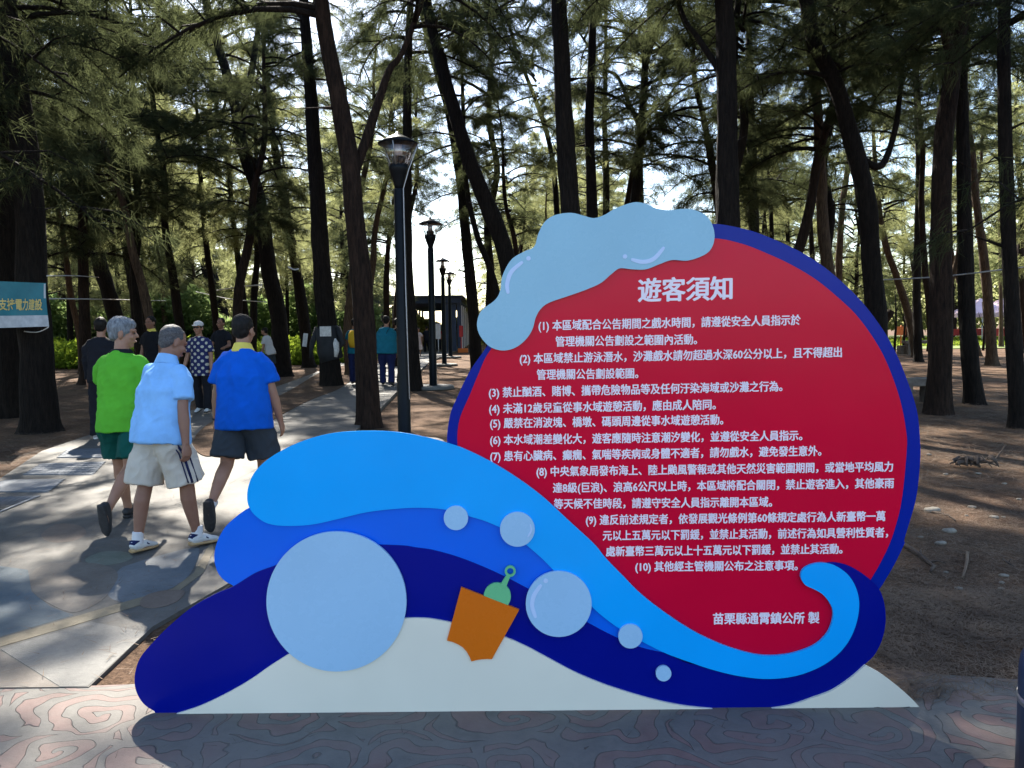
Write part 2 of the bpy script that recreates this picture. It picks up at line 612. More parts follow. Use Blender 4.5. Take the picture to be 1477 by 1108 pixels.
def glass_mat():
    m, nt, b = new_mat('clear_lamp_glass')
    b.inputs['Base Color'].default_value = (0.9, 0.93, 0.95, 1)
    tr = nt.nodes.new('ShaderNodeBsdfTransparent')
    gl = nt.nodes.new('ShaderNodeBsdfGlossy')
    gl.inputs['Roughness'].default_value = 0.05
    mx = nt.nodes.new('ShaderNodeMixShader')
    mx.inputs[0].default_value = 0.12
    nt.links.new(tr.outputs[0], mx.inputs[1])
    nt.links.new(gl.outputs[0], mx.inputs[2])
    nt.links.new(mx.outputs[0], nt.nodes['Material Output'].inputs[0])
    return m


M['glass'] = glass_mat()
rnd = random.Random(7)
rng = np.random.default_rng(11)


# ------------------------------------------------------------------ setting: ground and paving
def ground_height(x, y):
    d = math.hypot(x, y)
    if d < 3: return 0.0
    a = min(1, (d - 3) / 10)
    h = noise.noise(Vector((x * 0.35, y * 0.35, 3.1))) * 0.05 + noise.noise(Vector((x * 1.3, y * 1.3, 8.1))) * 0.02
    return a * (h - 0.06)


def make_ground():
    xs, ys = [], []
    vx = []
    # polar-ish sheet: dense near, to the horizon far
    rad = [0.0] + [0.6 * (1.085 ** i) for i in range(110)]
    rad = [r for r in rad if r < 330]
    na = 180
    vs, fs = [(0, 0, 0)], []
    for i, r in enumerate(rad[1:]):
        for k in range(na):
            t = 2 * math.pi * k / na
            x, y = r * math.cos(t), r * math.sin(t)
            vs.append((x, y, ground_height(x, y) if r < 70 else -0.05))
    for k in range(na):
        fs.append((0, 1 + k, 1 + (k + 1) % na))
    me = bpy.data.meshes.new('ground')
    nr = len(rad) - 1
    for i in range(nr - 1):
        for k in range(na):
            k2 = (k + 1) % na
            a = 1 + i * na
            fs.append((a + k, a + na + k, a + na + k2, a + k2))
    me.from_pydata(vs, [], fs)
    me.polygons.foreach_set('use_smooth', [True] * len(me.polygons))
    me.update()
    return link('ground', me, M['dirt'], kind='structure')


make_ground()



def catmull(pts, per=10, closed=True):
    out = []
    n = len(pts)
    rng_ = range(n if closed else n - 1)
    for i in rng_:
        p0 = pts[(i - 1) % n] if closed or i > 0 else pts[i]
        p1 = pts[i]
        p2 = pts[(i + 1) % n]
        p3 = pts[(i + 2) % n] if closed or i + 2 < n else pts[(i + 1) % n]
        for k in range(per):
            t = k / per
            out.append(tuple(0.5 * ((2 * p1[j]) + (-p0[j] + p2[j]) * t + (2 * p0[j] - 5 * p1[j] + 4 * p2[j] - p3[j]) * t * t + (-p0[j] + 3 * p1[j] - 3 * p2[j] + p3[j]) * t ** 3) for j in range(len(p1))))
    if not closed: out.append(tuple(pts[-1]))
    return out


def slab(name, pix, ztop, mat, parent=None, kind='structure', smooth=False, thick=0.10, world=False):
    """a ground sheet with edges; pix = pixel outline on the ground"""
    pts = [Vector((p[0], p[1], 0)) if world else G(p[0], p[1]) for p in pix]
    if smooth:
        pts = [Vector(q) for q in catmull([tuple(p) for p in pts], 8)]
    n = len(pts)
    vs = [(p.x, p.y, ztop) for p in pts] + [(p.x, p.y, ztop - thick) for p in pts]
    tris = tessellate_polygon([[Vector((p.x, p.y, 0)) for p in pts]])
    fs = []
    for t in tris:
        a, b, c = [pts[i] for i in t]
        if (b - a).cross(c - a).z < 0: t = (t[0], t[2], t[1])
        fs.append(tuple(t))
    for i in range(n):
        j = (i + 1) % n
        fs.append((i, i + n, j + n, j))
    me = bpy.data.meshes.new(name)
    me.from_pydata(vs, [], fs)
    me.update()
    return link(name, me, mat, parent, kind)


# main path (widens into the painted plaza)
path_pix = [(668, 500), (645, 512), (622, 520), (600, 540), (575, 563), (549, 590), (521, 613), (497, 645), (472, 690), (445, 735), (400, 785), (340, 838), (220, 907), (128, 995),
            (-700, 995), (-1500, 960), (-900, 810), (-420, 765), (0, 692), (60, 652), (130, 628), (200, 609), (290, 590), (345, 574), (400, 558), (450, 540), (497, 519), (530, 508), (560, 503), (620, 500)]
slab('footpath', path_pix, 0.012, M['path'])
slab('dirt_island', [(278, 640), (300, 614), (345, 592), (411, 568), (463, 538), (500, 527), (545, 516), (560, 514), (540, 528), (511, 547), (488, 562), (450, 577), (411, 597), (370, 622), (330, 650), (296, 660)], 0.024, M['dirt'], smooth=True)
slab('stamped_pavement', [(-1500, 985), (128, 992), (230, 988), (700, 988), (1290, 968), (1350, 975), (1500, 985), (2300, 1000), (2300, 2400), (738, 4200), (-1200, 2400)], 0.0085, M['stamped'])

# painted shapes and joints on the plaza (crop at 2.181x, origin 0,600)
def c6(pts): return [(x / 2.181, 600 + y / 2.181) for x, y in pts]
slab('painted_patch', c6([(-160, 470), (0, 478), (88, 490), (100, 560), (160, 608), (232, 634), (0, 702), (-160, 740)]), 0.01280, M['paint_blue'], thick=0.003)
slab('painted_patch', c6([(340, 548), (375, 490), (420, 470), (520, 440), (600, 420), (628, 428), (600, 500), (545, 545), (470, 572), (400, 592), (350, 580)]), 0.01280, M['paint_grey'], smooth=True, thick=0.003)
slab('painted_patch', c6([(100, 500), (160, 470), (300, 470), (370, 500), (345, 560), (300, 600), (230, 625), (160, 600), (105, 560)]), 0.01360, M['paint_tan'], smooth=True, thick=0.003)
slab('painted_band', c6([(-160, 748), (0, 708), (230, 641), (400, 590), (545, 550), (610, 500), (650, 425), (668, 400), (672, 430), (640, 500), (560, 560), (430, 606), (255, 660), (0, 735), (-160, 775)]), 0.01440, M['paint_yellow'], thick=0.003)
slab('paving_slab', c6([(2, 742), (290, 656), (462, 688), (276, 859), (190, 861)]), 0.01360, M['paint_stone'], thick=0.005)
slab('paving_slab', c6([(-300, 800), (0, 745), (186, 862), (-300, 866)]), 0.01320, M['paint_tan'], thick=0.004)
slab('painted_patch', c6([(440, 600), (460, 572), (520, 556), (580, 558), (565, 585), (520, 606), (470, 612)]), 0.01520, M['paint_rust'], smooth=True, thick=0.003)
slab('painted_patch', c6([(130, 378), (180, 345), (250, 350), (270, 375), (230, 398), (160, 402)]), 0.01280, M['paint_rust'], smooth=True, thick=0.003)
slab('painted_patch', c6([(270, 455), (330, 432), (400, 435), (415, 455), (350, 474), (290, 472)]), 0.01320, M['paint_green'], smooth=True, thick=0.003)


def strip_on_ground(name, pix, w, z, mat, parent=None, kind='structure'):
    pts = [G(*p) for p in pix]
    vs, fs = [], []
    for i, p in enumerate(pts):
        a = pts[max(i - 1, 0)]; b = pts[min(i + 1, len(pts) - 1)]
        d = (b - a).normalized(); q = Vector((-d.y, d.x, 0)) * w / 2
        vs += [(p.x + q.x, p.y + q.y, z), (p.x - q.x, p.y - q.y, z)]
    for i in range(len(pts) - 1):
        fs.append((2 * i, 2 * i + 1, 2 * i + 3, 2 * i + 2))
    me = bpy.data.meshes.new(name); me.from_pydata(vs, [], fs); me.update()
    return link(name, me, mat, parent, kind)


for pl in ([(-60, 812), (0, 787), (80, 755), (160, 716), (172, 712)], [(0, 735), (60, 716)], [(26, 660), (150, 622)], [(330, 700), (440, 640), (505, 592)], [(455, 600), (560, 602)], [(490, 570), (575, 570)]):
    strip_on_ground('paving_joint', pl, 0.007, 0.0125, M['joint'])

# ribbed slabs set in the path
for q in (([(84, 662), (99, 650), (162, 648), (160, 662)]), ([(34, 687), (60, 671), (152, 668), (134, 687)]), ([(-30, 712), (8, 695), (92, 694), (70, 712)]), ([(-60, 745), (-40, 722), (58, 718), (0, 741)])):
    a, b, c, d = [G(*p) for p in q]
    mb = MB()
    mb.add([(p.x, p.y, 0.018) for p in (a, d, c, b)] + [(p.x, p.y, 0.005) for p in (a, d, c, b)], [(0, 1, 2, 3), (0, 4, 5, 1), (1, 5, 6, 2), (2, 6, 7, 3), (3, 7, 4, 0)])
    pl = mb.build('ribbed_slab', M['plate'], kind='structure')
    rb = MB()
    nu, nv = 11, 6
    for i in range(nu):
        for j in range(nv):
            u, v = (i + 0.5) / nu, (j + 0.5) / nv
            p = a.lerp(d, u).lerp(b.lerp(c, u), v)
            rb.box((p.x, p.y, 0.0195), (0.062, 0.10, 0.006))
    rb.build('rib_pattern', M['plate'], pl, kind='stuff')

# lawn at the right far end
slab('lawn', [(1120, 506), (1300, 503), (1500, 501), (1700, 499), (2100, 494), (1900, 484), (1477, 483), (1250, 484), (1000, 484), (1000, 500)], -0.01, noisy('lawn_green', (0.09, 0.13, 0.02), (0.17, 0.20, 0.05), 3, 0.9, 0.3), thick=0.02)

# ------------------------------------------------------------------ the notice board
gA, gB = G(243, 1029), G(1323, 1019)
SX = (gB - gA).normalized()
SO = (gA + gB) / 2
SN = Vector((0, 0, 1)).cross(SX)  # points away from camera
board = empty('wave_notice_board', SO, math.atan2(SX.y, SX.x), 'large wave shaped notice board with red disc of visitor rules standing on the pavement', 'notice board')


def S(px, py):
    d = ray(px, py)
    t = (SO - CO).dot(SN) / d.dot(SN)
    p = CO + d * t - SO
    return (p.dot(SX), p.z)


def cr(ox, oy, s):
    return lambda pts: [(ox + x / s, oy + y / s) for x, y in pts]


# (crop helpers)
cA, cB, cC = cr(680, 280, 3.992), cr(1000, 300, 4.262), cr(1040, 760, 4.103)
cD, cE, cF = cr(180, 740, 3.694), cr(300, 610, 3.6925), cr(640, 620, 5.538)
cG, cH = cr(600, 780, 4.433), cr(860, 800, 3.887)


def plate(name, pix, front, mat, thick=0.012, smooth=True, per=8, holes=None, parent=board, corners=()):
    """front = metres the face stands proud of the board's plane (towards the viewer)"""
    loops = []
    for k, loop in enumerate([pix] + (holes or [])):
        pts = [S(*p) for p in loop]
        if smooth:
            if corners and k == 0:
                res = []
                cs = sorted(corners)
                n = len(pts)
                for a, b in zip(cs, cs[1:] + [cs[0] + n]):
                    seg = [pts[i % n] for i in range(a, b + 1)]
                    res += catmull(seg, per, closed=False)[:-1]
                pts = res
            else:
                pts = catmull(pts, per)
        pts = [(p[0], max(p[1], 0.002)) for p in pts]
        cl = []
        for p in pts:
            if not cl or (abs(p[0] - cl[-1][0]) + abs(p[1] - cl[-1][1])) > 1e-4: cl.append(p)
        loops.append(cl)
    allp = [p for l in loops for p in l]
    n = len(allp)
    vs = [(p[0], -front, p[1]) for p in allp] + [(p[0], -front + thick, p[1]) for p in allp]
    tris = tessellate_polygon([[Vector((p[0], p[1], 0)) for p in l] for l in loops])
    fs = []
    for t in tris:
        a, b, c = [Vector((*allp[i], 0)) for i in t]
        t = tuple(t)
        if (b - a).cross(c - a).z < 0: t = (t[0], t[2], t[1])
        fs.append(t)  # faces -y: (x, -f, z) ccw in x,z => normal -y
        fs.append((t[0] + n, t[2] + n, t[1] + n))
    o = 0
    for li, l in enumerate(loops):
        m = len(l)
        for i in range(m):
            j = (i + 1) % m
            fs.append((o + i, o + i + n, o + j + n, o + j))
        o += m
    me = bpy.data.meshes.new(name)
    me.from_pydata(vs, [], fs)
    bm = bmesh.new(); bm.from_mesh(me)
    bmesh.ops.recalc_face_normals(bm, faces=bm.faces)
    bm.to_mesh(me); bm.free()
    me.update()
    me.materials.append(mat)
    return link(name, me, None, parent)


def circ(cx, cy, r, n=64):
    return [(cx + r * math.cos(2 * math.pi * i / n), cy + r * math.sin(2 * math.pi * i / n)) for i in range(n)]


disc_bottom = [(1215, 905), (1120, 965), (1000, 955), (900, 905), (800, 800), (720, 705), (668, 662)]
outer = [(645, 640), (649, 600), (659, 574), (678, 535), (702, 500), (740, 440), (800, 385), (880, 345), (960, 326)] + cB([(110, 98), (250, 115), (400, 155), (600, 240), (750, 325), (880, 425), (1030, 570), (1160, 740), (1240, 880), (1300, 1020)]) + \
    [(1322, 590), (1327, 635), (1327, 667), (1321, 720), (1305, 776)] + cC([(1085, 100), (1030, 215), (975, 310), (934, 372)])
plate('disc_border', outer + [(1235, 890)] + [(1130, 975), (1000, 965), (890, 915), (790, 810), (700, 720), (655, 672)], 0.0, M['s_border'])
inner = [(660, 640), (663, 605), (678, 569), (690, 540), (706, 507), (745, 462), (810, 405), (890, 362), (970, 345)] + cB([(125, 187), (300, 222), (450, 280), (600, 350), (750, 440), (880, 545), (1000, 660), (1110, 810), (1190, 960)]) + \
    [(1297, 575), (1306, 620), (1307, 650), (1300, 720), (1290, 762)] + cC([(985, 120), (930, 230), (882, 312)])
plate('red_panel', inner + disc_bottom, 0.004, M['s_red'])
cloud = cA([(35, 730), (60, 670), (135, 612), (165, 560), (180, 470), (230, 380), (300, 335), (360, 305), (385, 230), (420, 165), (480, 125), (570, 112), (640, 127), (700, 142), (760, 125), (830, 85), (930, 52), (1000, 60), (1060, 87),
            (1130, 97), (1200, 90), (1270, 93), (1340, 125), (1380, 180), (1393, 250), (1375, 315), (1330, 355), (1240, 385), (1150, 382), (1080, 405), (1000, 435), (920, 435), (850, 430), (800, 465), (740, 515), (650, 555), (550, 590), (450, 625), (400, 660), (370, 710), (350, 780), (310, 840), (250, 885), (180, 900), (110, 880), (60, 830), (37, 780)])
plate('foam_crest', cloud, 0.018, M['s_cloud'])
# waves
mid = cE([(222, 452), (150, 500), (90, 560), (50, 640), (38, 720), (55, 790), (90, 835), (135, 862)]) + cD([(640, 420), (760, 420)]) + [(430, 850), (560, 850), (640, 810), (720, 830), (800, 880), (870, 925), (925, 940)] + cH([(400, 552)]) + \
    cH([(330, 500), (250, 440), (100, 340), (0, 260)]) + cF([(1000, 1000), (700, 850), (500, 720), (300, 650), (150, 620)]) + cE([(1260, 420), (1130, 415), (1000, 420), (850, 440), (700, 470), (560, 500), (420, 510), (330, 500), (270, 460)])
plate('middle_wave', mid, 0.008, M['s_mid'])
navy = cD([(245, 1070), (160, 1045), (100, 1000), (65, 930), (62, 850), (90, 765), (160, 680), (250, 590), (360, 500), (480, 430), (580, 388), (700, 315), (812, 272)]) + [(440, 795), (520, 785)] + cE([(930, 645), (1050, 650)]) + \
    cG([(0, 38), (100, 52), (250, 92), (400, 148), (550, 215), (700, 292), (900, 400), (1080, 508), (1280, 612)]) + cH([(250, 515), (400, 552), (520, 605), (700, 620), (950, 640)]) + \
    cC([(250, 850), (450, 800), (600, 740), (700, 640), (740, 520), (740, 400), (680, 290), (600, 225), (640, 205), (720, 215), (800, 252), (882, 312), (934, 375), (960, 460), (965, 560), (945, 660), (900, 750), (840, 808), (760, 878), (650, 953), (520, 1013)]) + \
    cH([(1000, 848), (780, 856), (600, 850), (450, 850)]) + [(800, 1010), (600, 1010), (400, 1015)]
plate('navy_wave', navy, 0.012, M['s_navy'], per=6)
light = cE([(218, 400), (225, 330), (260, 255), (340, 180), (480, 105), (650, 55), (830, 40), (1000, 45), (1150, 70), (1300, 110)]) + cF([(200, 160), (400, 260), (600, 385), (800, 535), (1000, 720), (1200, 905)]) + \
    cH([(50, 12), (150, 115), (250, 215), (400, 330), (550, 425), (700, 495), (850, 542), (960, 556), (1080, 545), (1200, 505), (1270, 450), (1305, 390), (1318, 320), (1300, 265), (1260, 215), (1210, 185), (1160, 160), (1137, 115), (1150, 75), (1195, 48), (1260, 38),
        (1330, 55), (1400, 105), (1445, 180), (1462, 270), (1445, 380), (1400, 480), (1330, 560), (1230, 625), (1100, 670), (950, 685), (800, 670), (650, 635), (500, 585), (380, 540), (250, 475), (120, 400), (0, 308)]) + \
    cG([(1000, 285), (880, 180), (800, 100), (710, 22)]) + cF([(650, 905), (550, 832), (450, 770), (320, 715), (200, 680)]) + cE([(1390, 488), (1260, 455), (1130, 446), (1000, 452), (850, 470), (700, 505), (560, 535), (420, 542), (330, 530), (270, 495), (232, 450)])
plate('light_wave', light, 0.020, M['s_light'])
sand = cD([(243, 1069), (400, 1020), (550, 950), (680, 875), (780, 805), (890, 735)]) + [(445, 925), (500, 903), (550, 892), (588, 889)] + cG([(30, 482), (100, 487), (220, 508), (400, 545), (560, 600), (700, 660), (850, 740), (1000, 820), (1150, 885), (1300, 938)]) + \
    cH([(300, 795), (450, 828), (600, 847), (790, 857), (950, 850), (1080, 830), (1200, 790)]) + cC([(650, 951), (760, 876), (840, 805), (930, 855), (1030, 930), (1110, 1000), (1168, 1063)])
plate('sand_base', sand + [(1323, 1030), (900, 1030), (243, 1034)], 0.022, M['s_sand'], corners=(0, len(sand) - 5, len(sand) - 1, len(sand), len(sand) + 2))
# bubbles
for nm, (cx, cy, r), fr in (('bubble', (487.7, 864, 100), 0.030), ('bubble', (658.4, 744.6, 17.4), 0.030), ('bubble', (746.2, 760.8, 24.8), 0.030), ('bubble', (805.3, 867.5, 47), 0.030), ('bubble', (907.8, 913.7, 17.3), 0.030), ('bubble', (955.2, 967, 11), 0.030)):
    plate(nm, circ(cx, cy, r, 96 if r > 30 else 48), fr, M['s_bubble'], smooth=False)


def stroke(name, pts, w, front, mat, parent=board):
    sp = catmull(pts, 6, closed=False)
    L_, R_ = [], []
    for i, p in enumerate(sp):
        a = Vector(sp[max(i - 1, 0)]); b = Vector(sp[min(i + 1, len(sp) - 1)])
        d = (b - a).normalized(); q = Vector((-d.y, d.x))
        t = i / (len(sp) - 1)
        ww = w / 2 * (0.55 + 0.45 * math.sin(math.pi * t) ** 0.5 if 0 < t < 1 else 0.45)
        L_.append((p[0] + q.x * ww, p[1] + q.y * ww)); R_.append((p[0] - q.x * ww, p[1] - q.y * ww))
    return plate(name, L_ + R_[::-1], front, mat, 0.002, smooth=False, parent=parent)


stroke('shine_mark', cA([(212, 575), (206, 520), (230, 450), (295, 392)]), 6, 0.0195, M['s_shine'])
plate('shine_mark', circ(*cA([(328, 373)])[0], 3.2, 20), 0.0195, M['s_shine'], 0.002, smooth=False)
stroke('shine_mark', cA([(915, 378), (980, 393), (1045, 375), (1105, 308)]), 6, 0.0195, M['s_shine'])
plate('shine_mark', circ(*cA([(880, 362)])[0], 3.2, 20), 0.0195, M['s_shine'], 0.002, smooth=False)
stroke('shine_mark', cG([(765, 475), (742, 400), (755, 330), (800, 265)]), 6, 0.0315, M['s_shine'])
plate('shine_mark', circ(*cG([(828, 240)])[0], 3.2, 20), 0.0315, M['s_shine'], 0.002, smooth=False)
stroke('shine_mark', cF([(690, 740), (697, 790), (670, 840)]), 2.2, 0.0315, M['s_shine'])
# shovel and bucket
plate('shovel', cG(circ(521, 342, 86, 48)), 0.026, M['s_green'], smooth=False)
plate('shovel_handle', cG([(540, 268), (575, 285), (603, 215), (583, 200)]), 0.027, M['s_green'], smooth=False)
plate('shovel_ring', cG(circ(603, 182, 35, 32)), 0.0275, M['s_green'], smooth=False, holes=[cG(circ(603, 182, 21, 32))])
plate('bucket', cG([(292, 282), (660, 425), (487, 738), (455, 737), (420, 739), (388, 744), (357, 753), (345, 722), (328, 692), (305, 665), (275, 645), (240, 630), (202, 620)]), 0.029, M['s_orange'], smooth=False)

# lettering
TEXTS = [
    ('遊客須知', 919.6, 420.3, 1056, 417, 1),
    ('(1) 本區域配合公告期間之戲水時間，請遵從安全人員指示於', 776.5, 470.5, 1154, 462, 0),
    ('管理機關公告劃設之範圍內活動。', 801, 493.3, 1005, 490, 0),
    ('(2) 本區域禁止游泳潛水，沙灘戲水請勿超過水深60公分以上，且不得超出', 749.5, 518, 1213.5, 508.4, 0),
    ('管理機關公告劃設範圍。', 774, 541, 920.5, 538.8, 0),
    ('(3) 禁止酗酒、賭博、攜帶危險物品等及任何汙染海域或沙灘之行為。', 705, 566.7, 1128, 557.5, 0),
    ('(4) 未滿12歲兒童從事水域遊憩活動，應由成人陪同。', 705.4, 590, 1032, 583.8, 0),
    ('(5) 嚴禁在消波塊、橋墩、碼頭周邊從事水域遊憩活動。', 706.8, 611, 1042.8, 605.6, 0),
    ('(6) 本水域潮差變化大，遊客應隨時注意潮汐變化，並遵從安全人員指示。', 706.8, 635, 1156.6, 628.3, 0),
    ('(7) 患有心臟病、癲癇、氣喘等疾病或身體不適者，請勿戲水，避免發生意外。', 707, 658.4, 1184, 650.5, 0),
    ('(8) 中央氣象局發布海上、陸上颱風警報或其他天然災害範圍期間，或當地平均風力', 773.6, 680.5, 1287, 673.3, 0),
    ('達8級(巨浪)、浪高6公尺以上時，本區域將配合關閉，禁止遊客進入，其他豪雨', 797.3, 704, 1288.3, 697, 0),
    ('等天候不佳時段，請遵守安全人員指示離開本區域。', 798.8, 727, 1113, 724, 0),
    ('(9) 違反前述規定者，依發展觀光條例第60條規定處行為人新臺幣一萬', 844.7, 750.3, 1276, 744.5, 0),
    ('元以上五萬元以下罰鍰，並禁止其活動，前述行為如具營利性質者，', 869, 772.6, 1280, 768, 0),
    ('處新臺幣三萬元以上十五萬元以下罰鍰，並禁止其活動。', 873.6, 795.4, 1214.4, 791.6, 0),
    ('(10) 其他經主管機關公布之注意事項。', 915.8, 817.5, 1150, 815.5, 0),
    ('苗栗縣通霄鎮公所 製', 1027.7, 892.5, 1181, 891, 0),
]


def text_mesh(s, bold=0.022, extrude=0.0):
    cu = bpy.data.curves.new('lettering', 'FONT')
    cu.body = s
    cu.size = 1.0
    cu.extrude = extrude
    cu.offset = bold
    cu.resolution_u = 2
    o = bpy.data.objects.new('lettering_tmp', cu)
    COL.objects.link(o)
    bpy.context.view_layer.update()
    me = bpy.data.meshes.new_from_object(o.evaluated_get(bpy.context.evaluated_depsgraph_get()))
    bpy.data.objects.remove(o)
    return me


def embolden(me, w):
    """thicken thin strokes: the glyphs repeated a hair apart, each a little deeper"""
    n = len(me.vertices)
    co = np.zeros(n * 3, dtype=np.float32)
    me.vertices.foreach_get('co', co)
    co = co.reshape(-1, 3)
    fs = [tuple(p.vertices) for p in me.polygons]
    V_, F_ = [], []
    for k, (dx_, dy_) in enumerate(((0, 0), (w, 0), (-w, 0), (0, w * 0.6), (0, -w * 0.6), (w * 0.7, w * 0.5), (-w * 0.7, -w * 0.5))):
        c = co.copy()
        c[:, 0] += dx_; c[:, 1] += dy_
        c[:, 2] = np.where(c[:, 2] > 0, c[:, 2] - k * 0.003, c[:, 2] - k * 0.0005)
        V_ += [tuple(p) for p in c]
        F_ += [tuple(i + k * n for i in f) for f in fs]
    m2 = bpy.data.meshes.new('lettering')
    m2.from_pydata(V_, [], F_)
    m2.update()
    return m2


def place_text(me, P, H, front, depth=0.003, dy=0.34):
    """map text mesh: x range -> P(0..1); up direction H per em"""
    n = len(me.vertices)
    co = np.zeros(n * 3, dtype=np.float32)
    me.vertices.foreach_get('co', co)
    co = co.reshape(-1, 3)
    x0, x1 = co[:, 0].min(), co[:, 0].max()
    u = (co[:, 0] - x0) / (x1 - x0)
    v = co[:, 1] - dy
    A, B = P
    X = A[0] + (B[0] - A[0]) * u
    Z = A[1] + (B[1] - A[1]) * u + v * H
    zs = co[:, 2]
    zr = zs.max() - zs.min()
    t = (zs - zs.min()) / zr if zr > 1e-7 else zs * 0
    Y = -front - t * depth
    out = np.stack([X, Y, Z], 1).astype(np.float32)
    me.vertices.foreach_set('co', out.ravel())
    me.update()


for s, x0, y0, x1, y1, ttl in TEXTS:
    me = text_mesh(s, 0.0, 0.05)
    me = embolden(me, 0.025 if not ttl else 0.030)
    a, b = S(x0, y0), S(x1, y1)
    nfull = sum(0.55 if ord(c) < 128 else 1.0 for c in s)
    H = (b[0] - a[0]) / (nfull * (1.0 if ttl else 1.0))
    H = {1: 0.097}.get(ttl, 0.0435 if '製' not in s else 0.05)
    place_text(me, (a, b), H, 0.0041, 0.003)
    me.materials.append(M['s_text'])
    link('title_lettering' if ttl else 'text_line', me, None, board)
# steel supports behind
for x in (-0.95, -0.1, 0.75, 1.15):
    top = 0.75 if x < -0.5 else 1.7 if x < 1 else 1.2
    MB().box((x, 0.045, top / 2), (0.05, 0.05, top)).box((x, 0.28, 0.03), (0.05, 0.5, 0.05)).tube([(x, 0.5, 0.05), (x, 0.07, top * 0.8)], 0.018, 6).build('support_post', M['steel'], board)
for z in (0.35, ):
    MB().box((0.05, 0.0325, z), (2.2, 0.03, 0.04)).build('support_rail', M['steel'], board)


# ------------------------------------------------------------------ trees
def polyline_sample(pts, n):
    """resample list of (pos, radius)"""
    P = [Vector(p) for p, r in pts]
    L_ = [0]
    for a, b in zip(P, P[1:]): L_.append(L_[-1] + (b - a).length)
    sp = catmull([tuple(p) + (r,) for p, r in pts], 12, closed=False)
    L2 = [0]
    for a, b in zip(sp, sp[1:]): L2.append(L2[-1] + (Vector(b[:3]) - Vector(a[:3])).length)
    out = []
    j = 0
    for i in range(n):
        t = L2[-1] * i / (n - 1)
        while j < len(L2) - 2 and L2[j + 1] < t: j += 1
        f = (t - L2[j]) / max(1e-9, L2[j + 1] - L2[j])
        f = min(max(f, 0), 1)
        out.append((Vector(sp[j][:3]).lerp(Vector(sp[j + 1][:3]), f), sp[j][3] * (1 - f) + sp[j + 1][3] * f))
    return out


def trunk_mesh(name, pts, mat, seg=16, step=0.12, flare=True, seed=0, ztop_taper=True):
    length = sum((Vector(a[0]) - Vector(b[0])).length for a, b in zip(pts, pts[1:]))
    n = max(6, int(length / step))
    sm = polyline_sample(pts, n)
    vs, fs = [], []
    u = None
    base_z = sm[0][0].z
    for i, (p, r) in enumerate(sm):
        a = sm[max(i - 1, 0)][0]; b = sm[min(i + 1, n - 1)][0]
        d = (b - a).normalized()
        if u is None: u = Vector((1, 0, 0))
        u = (u - d * d.dot(u)).normalized()
        w = d.cross(u)
        h = (p - sm[0][0]).length
        fl = 1 + (0.38 * math.exp(-h / 0.14) + 0.14 * math.exp(-h / 0.6) if flare else 0)
        for k in range(seg):
            t = 2 * math.pi * k / seg
            q = Vector((math.cos(t) * 2.2, math.sin(t) * 2.2, h * 1.6 + seed * 7.7))
            q2 = Vector((math.cos(t) * 5, math.sin(t) * 5, h * 1.1 + seed * 3.3))
            rr = r * (1 + 0.14 * noise.noise(q) + 0.10 * noise.noise(q2))
            if flare: rr *= 1 + (fl - 1) * (0.65 + 0.6 * abs(math.sin(t * 2.5 + seed)))
            vs.append(p + u * (rr * math.cos(t)) + w * (rr * math.sin(t)))
    for i in range(n - 1):
        for k in range(seg):
            k2 = (k + 1) % seg
            fs.append((i * seg + k, i * seg + k2, (i + 1) * seg + k2, (i + 1) * seg + k))
    fs.append(tuple((n - 1) * seg + k for k in range(seg)))
    me = bpy.data.meshes.new(name)
    me.from_pydata([tuple(v) for v in vs], [], fs)
    me.polygons.foreach_set('use_smooth', [True] * len(me.polygons))
    me.update()
    me.materials.append(mat)
    return me


def needle_mesh(name, base, direc, length, width, mat, seed=0, per=10, spread=0.6, droop=0.8):
    """base (n,3) tuft points, direc (n,3) twig directions -> triangles"""
    r = np.random.default_rng(seed)
    n = len(base)
    b = np.repeat(base, per, 0) + r.normal(0, 0.03, (n * per, 3))
    d = np.repeat(direc, per, 0) * 0.7 + r.normal(0, spread, (n * per, 3))
    d[:, 2] -= droop
    d /= np.linalg.norm(d, axis=1, keepdims=True) + 1e-6
    L_ = (length * (0.6 + 0.8 * r.random(n * per)))[:, None]
    w = np.cross(d, r.normal(0, 1, (n * per, 3)))
    w /= np.linalg.norm(w, axis=1, keepdims=True) + 1e-6
    w *= width * 0.5
    tip = b + d * L_
    v = np.stack([b - w, b + w, tip], 1).reshape(-1, 3)
    f = np.arange(len(v)).reshape(-1, 3)
    return mesh_np(name, v, f, mat)


